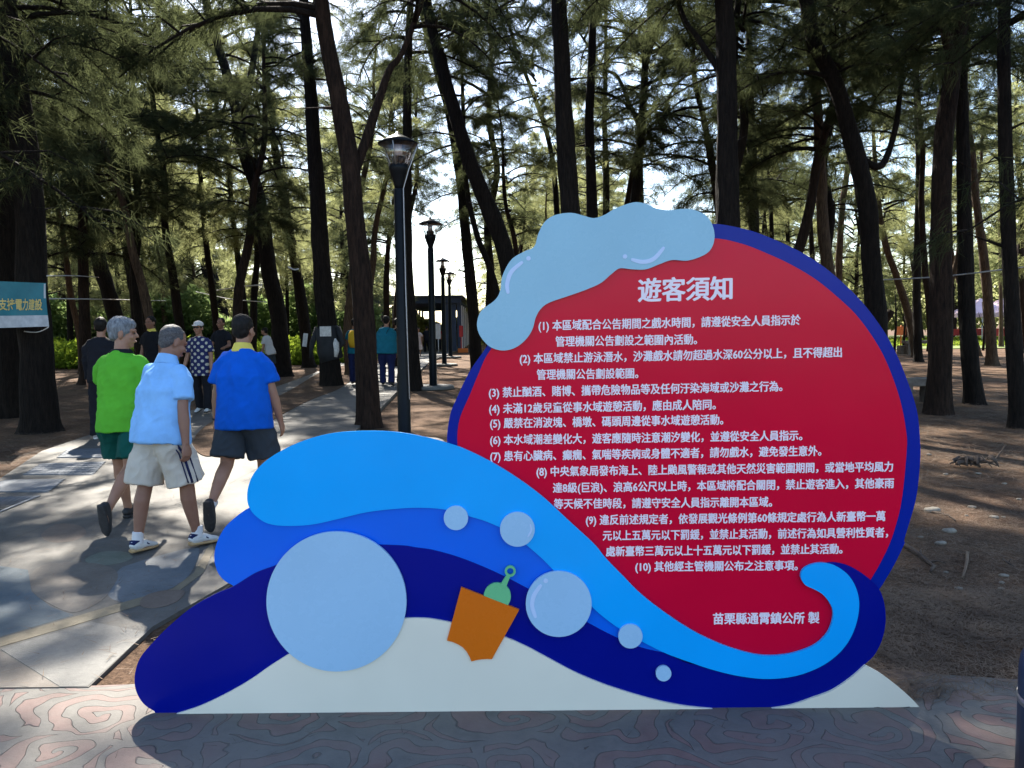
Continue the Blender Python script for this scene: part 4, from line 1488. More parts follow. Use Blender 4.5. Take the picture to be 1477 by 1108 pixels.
twig('dead_branch', [(1296, 780), (1312, 792), (1328, 803), (1340, 810), (1347, 818), (1342, 826)], 0.018, 'dark dead branch poking out from behind the board', 'branch', 0.03, [(3, 0.08, -0.05), (2, 0.05, 0.1)])
twig('dead_branch', [(1395, 795), (1395, 808), (1392, 822), (1388, 832)], 0.012, 'pale curved stick lying alone on the dirt', 'branch', 0.02, mat='straw')
twig('dead_branch', [(1330, 733), (1350, 738), (1368, 742), (1378, 748)], 0.010, 'thin dark twig under the flat grey stone', 'branch', 0.015)
twig('dead_branch', [(1375, 698), (1390, 701), (1405, 703)], 0.008, 'short straight twig below the dead frond pile', 'branch', 0.015)
twig('dead_branch', [(1447, 804), (1455, 812), (1462, 816)], 0.008, 'small dark twig fragment near right edge', 'branch', 0.02, [(1, 0.05, 0.05)])
twig('ground_cable', [(1190, 1024), (1215, 1021), (1250, 1022), (1285, 1025), (1312, 1023)], 0.006, 'thin black cable lying along the foot of the board', 'cable', 0.012)
# dead frond pile
p = G(1402, 672)
t = empty('dead_frond_pile', (p.x, p.y, 0), 0, 'small heap of dark curled dead fronds on the dirt', 'debris')
fr_ = random.Random(4)
for i in range(16):
    a = fr_.uniform(0, 6.28); cx_, cy_ = fr_.uniform(-0.12, 0.14), fr_.uniform(-0.08, 0.08)
    l_ = fr_.uniform(0.07, 0.14); hh_ = fr_.uniform(0.03, 0.12)
    MB().tube([(cx_ - l_ * math.cos(a), cy_ - l_ * math.sin(a), fr_.uniform(0, 0.05)), (cx_, cy_, hh_), (cx_ + l_ * 0.7 * math.cos(a + 0.6), cy_ + l_ * 0.7 * math.sin(a + 0.6), hh_ * 0.7), (cx_ + l_ * math.cos(a + 1.1), cy_ + l_ * math.sin(a + 1.1), 0.01)],
              [(0.008, 0.003), (0.026, 0.006), (0.022, 0.005), (0.006, 0.003)], 6).build('frond', M['twig'], t)
MB().tube([(-0.1, 0, 0.02), (0.2, -0.05, 0.05), (0.35, 0.0, 0.22)], [0.012, 0.01, 0.004], 6).build('twig', M['twig'], t)


# ------------------------------------------------------------------ lamp posts
def lamp_proto(label):
    t = empty('lamp_post', (0, 0, 0), 0, label, 'lamp post', 'black lamp posts in a row along the path')
    MB().lathe([(0.11, 0), (0.11, 0.03), (0.085, 0.05), (0.085, 0.9), (0.076, 0.95), (0.068, 3.30), (0.055, 3.32)], 20).build('pole', M['lamp_metal'], t)
    MB().lathe([(0.17, -0.02), (0.17, 0.015), (0.15, 0.02)], 20).build('base_flange', M['lamp_metal'], t)
    MB().lathe([(0.055, 3.30), (0.062, 3.36), (0.115, 3.52), (0.125, 3.56), (0.125, 3.62), (0.11, 3.625)], 24).build('head_cup', M['lamp_metal'], t)
    MB().lathe([(0.08, 3.60), (0.08, 3.70), (0.072, 3.72)], 20).build('lamp_holder', M['lamp_metal'], t)
    MB().lathe([(0.05, 3.70), (0.055, 3.80), (0.05, 3.88)], 16).build('bulb', M['white_glass'], t)
    MB().lathe([(0.125, 3.60), (0.24, 3.875), (0.235, 3.875), (0.12, 3.605)], 28).build('glass_shade', M['glass'], t)
    MB().lathe([(0.255, 3.87), (0.26, 3.885), (0.14, 3.95), (0.04, 4.0), (0.015, 4.03), (0.002, 4.035)], 28).build('hood', M['lamp_metal'], t)
    for k in range(3):
        a = k * 2.094 + 0.4
        MB().tube([(0.12 * math.cos(a), 0.12 * math.sin(a), 3.60), (0.248 * math.cos(a), 0.248 * math.sin(a), 3.875)], 0.007, 6).build('strut', M['steel'], t)
    return t


M['white_glass'] = noisy('frosted_bulb', (0.55, 0.45, 0.42), (0.65, 0.55, 0.5), 3, 0.3, 0)
LAMPS = [(584, 641, 'nearest and tallest black lamp post left of the notice board'), (625, 558, 'second nearest lamp post beside the dirt edge of the path'), (641, 526, 'third lamp post standing before the canopy walk'), (650, 515, 'farthest lamp post in the row by the canopy walk')]
l0 = None
for px, py, lab in LAMPS:
    p = G(px, py)
    l = lamp_proto(lab) if l0 is None else copy_tree(l0)
    if l0 is None: l0 = l
    l.location = (p.x, p.y, 0.0); l['label'] = lab
    if l0 is not l:
        l.scale = (1.15, 1.15, 1.06)
    s = MB().lathe([(0.55, -0.05), (0.52, 0.03), (0.5, 0.035)], 18)
    so = s.build('lamp_footing', M['paint_stone'], kind='structure'); so.location = (p.x, p.y, 0.0)
p = G(584, 641)
MB().tube([(0.26, -0.02, 3.87), (0.14, -0.06, 3.55), (0.065, -0.07, 3.3), (0.066, -0.07, 2.0), (0.084, -0.07, 0.6)], 0.006, 6).build('cable', M['rope'], l0)
tag(MB().tube([(0, 0, 0), (0, 0, 0.45)], [0.03, 0.03], 8).box((0, 0, 0.55), (0.08, 0.06, 0.22)).box((0, 0, 0.70), (0.09, 0.07, 0.05)).build('socket_box', M['lamp_metal'], loc=G(578, 612)), 'small dark outlet box on a stub beside the nearest lamp post', 'outlet box')

# ------------------------------------------------------------------ canopy walk
cv = empty('canopy_walk', (0, 0, 0), 0, 'long dark blue steel canopy walkway at the end of the path', 'canopy')
YF = 46.0
xl, xr = atY(541, 470, YF).x, atY(662, 470, YF).x
zt_ = 3.15
zp = atY(597, 429, YF).z
xm = atY(600, 470, YF).x
LEN = 32
dx = -0.02
def cvp(x, y, z): return (x + dx * (y - YF), y, z)
# gable fascia
mb = MB()
mb.add([(xl - 0.3, YF, zt_ - 0.25), (xr + 0.15, YF, zt_ - 0.25), (xr + 0.15, YF, zt_ + 0.12), (xm, YF, zp), (xl - 0.3, YF, zt_ + 0.15), (xl - 0.3, YF + 0.12, zt_ - 0.25), (xr + 0.15, YF + 0.12, zt_ - 0.25), (xr + 0.15, YF + 0.12, zt_ + 0.12), (xm, YF + 0.12, zp), (xl - 0.3, YF + 0.12, zt_ + 0.15)],
       [(0, 1, 2, 3, 4), (9, 8, 7, 6, 5), (0, 5, 6, 1), (1, 6, 7, 2), (2, 7, 8, 3), (3, 8, 9, 4), (4, 9, 5, 0)])
mb.build('gable_front', M['navy_steel'], cv)
for sx0, sx1, z0_, z1_, nm in ((xl - 0.4, xm, zt_ + 0.17, zp + 0.03, 'roof'), (xm, xr + 0.25, zp + 0.03, zt_ + 0.14, 'roof')):
    mb = MB()
    a = [cvp(sx0, YF - 0.2, z0_), cvp(sx1, YF - 0.2, z1_), cvp(sx1, YF + LEN, z1_), cvp(sx0, YF + LEN, z0_)]
    mb.add(a + [(x, y, z + 0.06) for x, y, z in a], [(3, 2, 1, 0), (4, 5, 6, 7), (0, 1, 5, 4), (1, 2, 6, 5), (2, 3, 7, 6), (3, 0, 4, 7)])
    mb.build(nm, M['navy_steel'], cv)
for i in range(12):
    y = YF + 0.3 + i * 2.7
    for x in (xl, xr):
        mb = MB().box((x + dx * (y - YF), y, zt_ / 2 + 0.02), (0.22 if i == 0 else 0.16, 0.22, zt_ - 0.3))
        mb.build('post', M['navy_steel'], cv)
    MB().tube([cvp(xl, y, zt_ - 0.12), cvp(xm, y, zp - 0.14), cvp(xr, y, zt_ - 0.12)], 0.07, 5).build('rafter', M['navy_steel'], cv)
    # white panels between the posts on the right
    MB().box((xr + 0.15 + dx * (y - YF), y + 0.35, 1.45), (0.05, 0.28, 2.6)).build('white_panel', M['white_paint'], cv)
MB().box((xr - 0.55, YF + 0.2, 1.45), (0.75, 0.12, 2.8)).build('end_panel', M['navy_steel'], cv)
MB().box((xl + 0.15 + dx * 3, YF + 1.2, 1.4), (0.06, 1.2, 2.5)).build('side_panel', M['navy_steel'], cv)
for i in range(5):
    MB().tube([cvp(xl + 0.9 + i * 0.9, YF + 0.5, zt_ + 0.05), cvp(xl + 0.9 + i * 0.9, YF + LEN, zt_ + 0.05)], 0.05, 4).build('purlin', M['white_paint'], cv)
# hanging notices by the canopy
for px, py, w, h_, mt, lab in ((665, 478, 5, 16, 'red_cloth', 'red panel hanging on the white posts of the canopy'), (632, 478, 7, 22, 'white_paint', 'grey poster stand on the path before the canopy'), (668, 508, 14, 6, 'orange_cloth', 'orange bundle on the ground beside the canopy')):
    Y = YF - 1.2
    p = atY(px, py, Y)
    k = Y / F
    z0 = G(px, 511).z if py > 500 else p.z
    mb = MB().box((0, 0, 0), (w * k, 0.06 if py < 500 else 0.4, h_ * k))
    if py < 500: mb.tube([(0, 0.0, -h_ * k / 2), (0, 0.02, -p.z)], 0.03, 6)
    o = mb.build('hanging_banner' if py < 500 else 'cloth_bundle', M[mt], loc=(p.x, p.y, p.z if py < 500 else h_ * k / 2), bevel=0.01)
    tag(o, lab, 'banner' if py < 500 else 'bundle')

# ------------------------------------------------------------------ tents
def tent(px, w, lab, Y=57):
    p = atY(px, 480, Y)
    t = empty('event_tent', (p.x, Y, 0), 0, lab, 'tent', 'pale pink event tents beyond the lawn')
    h = w / 2
    zt2, za = 2.0, 3.1
    MB().add([], []) if False else None
    mb = MB()
    mb.add([(-h, -h, zt2), (h, -h, zt2), (h, h, zt2), (-h, h, zt2), (0, 0, za), (-h, -h, zt2 - 0.3), (h, -h, zt2 - 0.3), (h, h, zt2 - 0.3), (-h, h, zt2 - 0.3)], [(0, 1, 4), (1, 2, 4), (2, 3, 4), (3, 0, 4), (0, 5, 6, 1), (1, 6, 7, 2), (2, 7, 8, 3), (3, 8, 5, 0)])
    mb.build('canopy', M['tent'], t)
    for sx in (-1, 1):
        for sy in (-1, 1):
            MB().tube([(sx * h * 0.96, sy * h * 0.96, 0), (sx * h * 0.96, sy * h * 0.96, zt2)], 0.04, 6).build('leg', M['white_paint'], t)
    MB().box((0, h * 0.9, 0.6), (w * 0.8, 0.1, 0.5)).build('red_counter', M['red_cloth'], t)


tent(1412, 3.0, 'leftmost small pale tent seen between the right trunks')
tent(1446, 3.6, 'middle pink tent with a red counter beyond the lawn')
tent(1488, 4.4, 'rightmost white tent cut by the right edge', 53)
p = G(1299, 505)
tag(MB().tube([(0, 0, 0), (0, 0, 1.3)], 0.03, 6).box((0, 0, 1.0), (0.5, 0.05, 0.45)).build('orange_marker', M['orange_cloth'], loc=(p.x, p.y, 0)), 'orange flag marker by the thin saplings at the lawn', 'marker')

# ------------------------------------------------------------------ benches, stone tables
def bench(p, L_, lab, rz=0.0, h=0.45):
    t = empty('stone_bench', (p.x, p.y, 0), rz, lab, 'bench')
    MB().box((0, 0, h - 0.06), (L_, 0.42, 0.14)).build('seat', M['granite'], t, bevel=0.015)
    for s in (-1, 1):
        MB().box((s * (L_ / 2 - 0.22), 0, (h - 0.13) / 2), (0.22, 0.34, h - 0.12)).build('leg', M['granite'], t, bevel=0.01)


p = G(1346, 585); bench(p + Vector((0, 0.6, 0)), 0.95, 'brown bench behind the massive forked trunk on the right')
p = G(1333, 511); bench(p, 1.9, 'far stone table with block legs near the lawn', h=0.62)
p = G(1304, 511)
tag(MB().box((0, 0, 0.2), (0.5, 0.4, 0.4)).build('stone_stool', M['granite'], loc=(p.x, p.y, 0), bevel=0.02), 'dark block stool left of the far stone table', 'stool')
p = G(143, 515)
tb = empty('stone_table', (p.x, p.y, 0), 0, 'stone picnic table at the back left with a bottle on it', 'table')
MB().box((0, 0, 0.72), (1.3, 0.8, 0.10)).build('table_top', M['granite'], tb, bevel=0.015)
MB().box((0.0, 0, 0.34), (0.6, 0.4, 0.66)).build('pedestal', M['granite'], tb, bevel=0.015)
tag(MB().lathe([(0.04, 0), (0.045, 0.02), (0.045, 0.17), (0.015, 0.22), (0.015, 0.26)], 12).build('water_bottle', M['white_paint'], loc=(p.x - 0.45, p.y, 0.772)), 'white bottle standing on the stone picnic table', 'bottle')
tag(MB().box((0, 0, 0.22), (0.5, 0.5, 0.44)).build('stone_stool', M['granite'], loc=(p.x - 1.25, p.y - 0.05, 0), bevel=0.03), 'stone stool under the seated person', 'stool')

# ------------------------------------------------------------------ banner, ropes, cloth on tree
M['teal'] = noisy('teal_banner_cloth', (0.0, 0.12, 0.17), (0.01, 0.18, 0.23), 3, 0.5, 0.1)
M['banner_white'] = noisy('banner_lower_strip', (0.35, 0.38, 0.42), (0.55, 0.57, 0.6), 9, 0.5, 0.1)
M['banner_yellow'] = noisy('banner_yellow_print', (0.55, 0.42, 0.12), (0.7, 0.55, 0.2), 5, 0.6, 0)
M['black_cloth'] = noisy('black_cloth', (0.008, 0.010, 0.012), (0.02, 0.022, 0.026), 6, 0.8, 0.3)
M['paper'] = noisy('paper_notice', (0.45, 0.44, 0.42), (0.7, 0.7, 0.68), 14, 0.8, 0)
YB = 11.6
tl, tr_, br, bl = atY(-95, 402, YB), atY(67, 408.5, YB), atY(68.5, 471, YB), atY(-95, 476, YB)
org = tl.copy()
bn = empty('roadside_banner', org, 0, 'teal cloth banner with yellow characters tied between the left trees', 'banner')


def bsheet(u0, u1, v0, v1, off, name, mat, nu=24, nv=8, wave=0.03):
    vs, fs = [], []
    for j in range(nv + 1):
        for i in range(nu + 1):
            u = u0 + (u1 - u0) * i / nu; v = v0 + (v1 - v0) * j / nv
            q = tl.lerp(tr_, u).lerp(bl.lerp(br, u), v) - org
            q.y += -off + wave * math.sin(u * 17 + v * 3) * (0.4 + v)
            vs.append(tuple(q))
    for j in range(nv):
        for i in range(nu):
            a = j * (nu + 1) + i
            fs.append((a, a + nu + 1, a + nu + 2, a + 1))
    nb = len(vs)
    vs += [(x, y + 0.003, z) for x, y, z in vs]
    fs += [tuple(reversed([i + nb for i in f])) for f in fs]
    me = bpy.data.meshes.new(name); me.from_pydata(vs, [], fs); me.update()
    me.polygons.foreach_set('use_smooth', [True] * len(me.polygons))
    return link(name, me, mat, bn)


bsheet(0, 1, 0, 0.74, 0, 'cloth', M['teal'])
bsheet(0, 1, 0.74, 1.0, 0.0, 'lower_strip', M['banner_white'])
bsheet(0.985, 1.0, 0.02, 0.35, 0.012, 'folded_corner', M['banner_white'], 2, 4)
me = text_mesh('支持電力建設', 0.02, 0.0)
n = len(me.vertices)
co = np.zeros(n * 3, dtype=np.float32); me.vertices.foreach_get('co', co); co = co.reshape(-1, 3)
x0, x1 = co[:, 0].min(), co[:, 0].max()
U0, U1 = (0 + 95) / 162, (62 + 95) / 162
out = []
for c in co:
    u = U0 + (U1 - U0) * (c[0] - x0) / (x1 - x0)
    v = 0.62 - (c[1] + 0.08) * 0.27
    q = tl.lerp(tr_, u).lerp(bl.lerp(br, u), v) - org
    q.y += -0.012 + 0.03 * math.sin(u * 17 + v * 3) * (0.4 + v)
    out.append(tuple(q))
me.vertices.foreach_set('co', np.array(out, dtype=np.float32).ravel()); me.update()
link('lettering', me, M['banner_yellow'], bn)


def rope(pix, lab, r=0.006, sag=0.0, grp='ropes strung between the trunks', mat='rope'):
    pts = [atY(x, y, Y) for x, y, Y in pix]
    sp = [Vector(q) for q in catmull([tuple(p) for p in pts], 8, closed=False)]
    n = len(sp)
    c = sp[0].copy()
    q = [p - c - Vector((0, 0, sag * math.sin(math.pi * i / (n - 1)))) for i, p in enumerate(sp)]
    o = MB().tube(q, r, 5).build('rope', M[mat], loc=c)
    tag(o, lab, 'rope', grp)


rope([(1245, 405, 16.9), (1352, 399.5, 14.6), (1455, 388, 12.6), (1500, 383, 11.6)], 'long white rope crossing the right hand trunks', 0.013)
rope([(68, 398, 12.2), (110, 398, 18), (142, 400, 25)], 'white rope from the thick left tree above the banner', 0.012)
rope([(313, 419, 30), (345, 414, 26), (378, 411, 22)], 'pale rope reaching the tree above the blue shirted man', 0.02)
rope([(283, 421, 32), (330, 431, 30), (385, 436, 24)], 'lower pale rope behind the capped woman', 0.015)
rope([(70, 431, 13), (160, 432, 25), (240, 434, 34)], 'faint rope behind the two grey haired men', 0.014)
rope([(35, 478, 12.0), (55, 477, 11.8), (70, 472, 11.6)], 'loose cord hanging from the banner corner', 0.008, 0.02)
rope([(416, 385, 20), (424, 389, 19.6), (431, 388, 19.6)], 'white tape looped on the narrow dark tree', 0.02)

# black cloth, arms of a tied jacket, paper notice, plastic bag on the wrapped tree
bp_ = G(479, 557); Yw = bp_.y
k = Yw / F
wr = empty('cloth_wrap', (bp_.x, bp_.y, 0), 0, 'black jacket tied round the trunk right of the narrow dark tree', 'cloth')
zc = [atY(470, y, Yw).z for y in (505, 472, 495, 520)]
xc = [atY(x, 480, Yw).x - bp_.x for x in (478, 474, 470, 482)]
MB().tube([(xc[0], 0, zc[3]), (xc[1], 0, zc[0]), (xc[1] - 0.01, 0, zc[2]), (xc[2], 0, zc[1])], [17.0 * k, 17.5 * k, 16.5 * k, 17.5 * k], 18).build('wrapped_body', M['black_cloth'], wr)
MB().tube([(xc[1] - 14 * k, -0.1, zc[1]), (xc[1] - 22 * k, -0.14, zc[2]), (xc[1] - 24 * k, -0.12, zc[0]), (xc[1] - 25 * k, -0.1, zc[3] + 0.08)], [0.08, 0.07, 0.05, 0.04], 10).build('sleeve', M['black_cloth'], wr)
MB().tube([(xc[1] + 14 * k, -0.1, zc[1]), (xc[1] + 22 * k, -0.14, zc[2]), (xc[1] + 17 * k, -0.16, zc[2] - 0.12)], [0.08, 0.07, 0.05], 10).build('sleeve', M['black_cloth'], wr)
o = MB().box((0, 0, 0), (16 * k, 0.01, 14 * k)).build('paper_notice', M['paper'], loc=(bp_.x + xc[1] + 0.0, bp_.y - 18.5 * k, atY(470, 478, Yw).z)); tag(o, 'white paper notice on the black cloth wrap', 'notice')
o = MB().tube([(0, 0, 0), (0.02, 0, -0.12), (0.03, 0, -0.3), (0.0, 0, -0.48)], [(0.02, 0.02), (0.09, 0.04), (0.08, 0.05), (0.05, 0.03)], 10).build('plastic_bag', M['paper'], loc=(atY(487, 490, Yw).x, bp_.y - 0.28, atY(487, 488, Yw).z)); tag(o, 'white plastic bag hanging right of the wrapped trunk', 'bag')
p4 = atY(447, 490, 21.5)
o = MB().box((0, 0, 0), (0.12, 0.01, 0.36)).build('paper_notice', M['paper'], loc=(p4.x, 21.0, p4.z)); o.rotation_euler = (0, 0.15, 0); tag(o, 'long white paper strip on the narrow dark tree', 'notice')

# dark rounded bollard cropped by the right frame edge
p = G(1530, 1130)
bl_ = empty('rounded_bollard', (p.x + 0.02, p.y, 0), 0, 'dark navy round topped bollard cut by the right frame edge', 'bollard')
zb = atY(1485, 932, p.y).z
rb_ = (atY(1530, 1000, p.y).x - atY(1466, 1000, p.y).x)
MB().lathe([(rb_, 0.006), (rb_, zb - 0.1), (rb_ * 0.97, zb - 0.06), (rb_ * 0.8, zb - 0.015), (rb_ * 0.4, zb), (0.002, zb + 0.002)], 32).build('post', M['navy_steel'], bl_)
MB().lathe([(rb_ * 1.02, zb * 0.55), (rb_ * 1.02, zb * 0.6)], 32).build('band', M['steel'], bl_)

# ------------------------------------------------------------------ people
def fabric(name, c, rough=0.85, var=0.12):
    return noisy(name, tuple(x * (1 - var) for x in c), tuple(min(1, x * (1 + var)) for x in c), 5, rough, 0.35, 0.003, bscale=180, spec=0.2)


def skin_mat(name, c):
    m, nt, b = new_mat(name)
    n = N(nt, 'ShaderNodeTexNoise', Scale=9, Detail=5)
    nt.links.new(coords(nt), n.inputs['Vector'])
    r = ramp(nt, [(0.3, (c[0] * 0.85, c[1] * 0.75, c[2] * 0.72)), (0.7, c)])
    nt.links.new(n.outputs['Fac'], r.inputs[0])
    nt.links.new(r.outputs[0], b.inputs['Base Color'])
    b.inputs['Roughness'].default_value = 0.5
    b.inputs['Specular IOR Level'].default_value = 0.35
    b.inputs['Subsurface Weight'].default_value = 0.0
    return m


def dots_mat():
    m, nt, b = new_mat('navy_cloth_with_white_dots')
    L = nt.links.new
    tc = nt.nodes.new('ShaderNodeTexCoord')
    sx = N(nt, 'ShaderNodeSeparateXYZ')
    L(tc.outputs['Object'], sx.inputs[0])
    def mth(op, a, bb=None):
        n = N(nt, 'ShaderNodeMath', operation=op)
        for i, v in enumerate((a, bb)):
            if v is None: continue
            if isinstance(v, (int, float)): n.inputs[i].default_value = v
            else: L(v, n.inputs[i])
        return n.outputs[0]
    P = 0.115
    res = None
    for ox, oz in ((0, 0), (0.5, 0.5)):
        u = mth('ADD', mth('DIVIDE', sx.outputs[0], P * 1.15), ox + 0.23)
        v = mth('ADD', mth('DIVIDE', sx.outputs[2], P * 1.15), oz)
        fu = mth('SUBTRACT', mth('FRACT', u), 0.5)
        fv = mth('SUBTRACT', mth('FRACT', v), 0.5)
        d = mth('SQRT', mth('ADD', mth('MULTIPLY', fu, fu), mth('MULTIPLY', fv, fv)))
        c = mth('LESS_THAN', d, 0.20)
        res = c if res is None else mth('MAXIMUM', res, c)
    mx = N(nt, 'ShaderNodeMix', data_type='RGBA')
    L(res, mx.inputs[0])
    mx.inputs[6].default_value = (0.008, 0.014, 0.09, 1)
    mx.inputs[7].default_value = (0.5, 0.5, 0.42, 1)
    L(mx.outputs[2], b.inputs['Base Color'])
    b.inputs['Roughness'].default_value = 0.8
    return m


SK = skin_mat('skin_tan', (0.36, 0.20, 0.13))
SK2 = skin_mat('skin_brown', (0.28, 0.15, 0.10))
H_GREY = noisy('grey_hair', (0.07, 0.075, 0.085), (0.26, 0.275, 0.29), 60, 0.6, 0.8, 0.006, stretch=(1, 1, 0.25), spec=0.3)
H_SALT = noisy('cropped_grey_black_hair', (0.035, 0.033, 0.035), (0.13, 0.125, 0.125), 90, 0.7, 0.6, 0.004, spec=0.3)
H_BLACK = noisy('black_hair', (0.004, 0.0035, 0.003), (0.014, 0.011, 0.009), 60, 0.6, 0.7, 0.005, stretch=(1, 1, 0.3), spec=0.2)
EYE = noisy('eye_dark', (0.01, 0.008, 0.008), (0.02, 0.015, 0.012), 5, 0.3, 0)
LIP = noisy('lips', (0.25, 0.10, 0.08), (0.3, 0.12, 0.10), 5, 0.5, 0)
WHITE_RUB = noisy('white_shoe', (0.5, 0.5, 0.48), (0.68, 0.68, 0.66), 8, 0.5, 0.1)
GUM = noisy('gum_sole', (0.35, 0.22, 0.10), (0.5, 0.34, 0.17), 20, 0.7, 0.2)
NAVY_CL = fabric('navy_cloth', (0.012, 0.018, 0.07))
BLACK_CL = fabric('black_trouser_cloth', (0.010, 0.011, 0.016))
SOCK = fabric('white_sock', (0.65, 0.63, 0.62))
BLACK_RUB = noisy('black_rubber', (0.012, 0.012, 0.013), (0.03, 0.03, 0.032), 30, 0.7, 0.4)


def remesh(mb, name, mat, voxel, smooth_it=4, fold=None, smf=0.5):
    me0 = mb.mesh('tmp')
    o = bpy.data.objects.new('tmp', me0)
    COL.objects.link(o)
    r = o.modifiers.new('r', 'REMESH')
    r.mode = 'VOXEL'
    r.voxel_size = voxel
    if smooth_it:
        s = o.modifiers.new('s', 'SMOOTH')
        s.iterations = smooth_it
        s.factor = smf
    bpy.context.view_layer.update()
    me = bpy.data.meshes.new_from_object(o.evaluated_get(bpy.context.evaluated_depsgraph_get()))
    bpy.data.objects.remove(o)
    bpy.data.meshes.remove(me0)
    if fold:
        amp, fx, fz, sd_ = fold
        nn = len(me.vertices)
        co = np.zeros(nn * 3, dtype=np.float32); me.vertices.foreach_get('co', co); co = co.reshape(-1, 3)
        no = np.zeros(nn * 3, dtype=np.float32); me.vertices.foreach_get('normal', no); no = no.reshape(-1, 3)
        d = np.array([noise.noise(Vector((x * fx + sd_, y * fx, z * fz + x * 3))) + 0.5 * noise.noise(Vector((x * fx * 0.7 + z * 7, y * fx * 0.7 - z * 5, z * fx * 0.8 + sd_))) for x, y, z in co])
        rg = np.array([(0.30 - abs(noise.noise(Vector((x * 7 + z * 3.0 + sd_, y * 7 - z * 2.0, z * 2.4))))) + 0.5 * (0.25 - abs(noise.noise(Vector((x * 13 - z * 8.0, y * 13 + z * 6.0 + sd_, z * 9))))) for x, y, z in co])
        d = np.maximum(0.6 * d + 1.3 * rg, -0.35) + 0.15
        co = co + no * (amp * d)[:, None]
        me.vertices.foreach_set('co', co.astype(np.float32).ravel())
    me.name = name
    me.polygons.foreach_set('use_smooth', [True] * len(me.polygons))
    me.update()
    me.materials.clear()
    me.materials.append(mat)
    return me


def rotx(a): return Matrix.Rotation(a, 3, 'X')


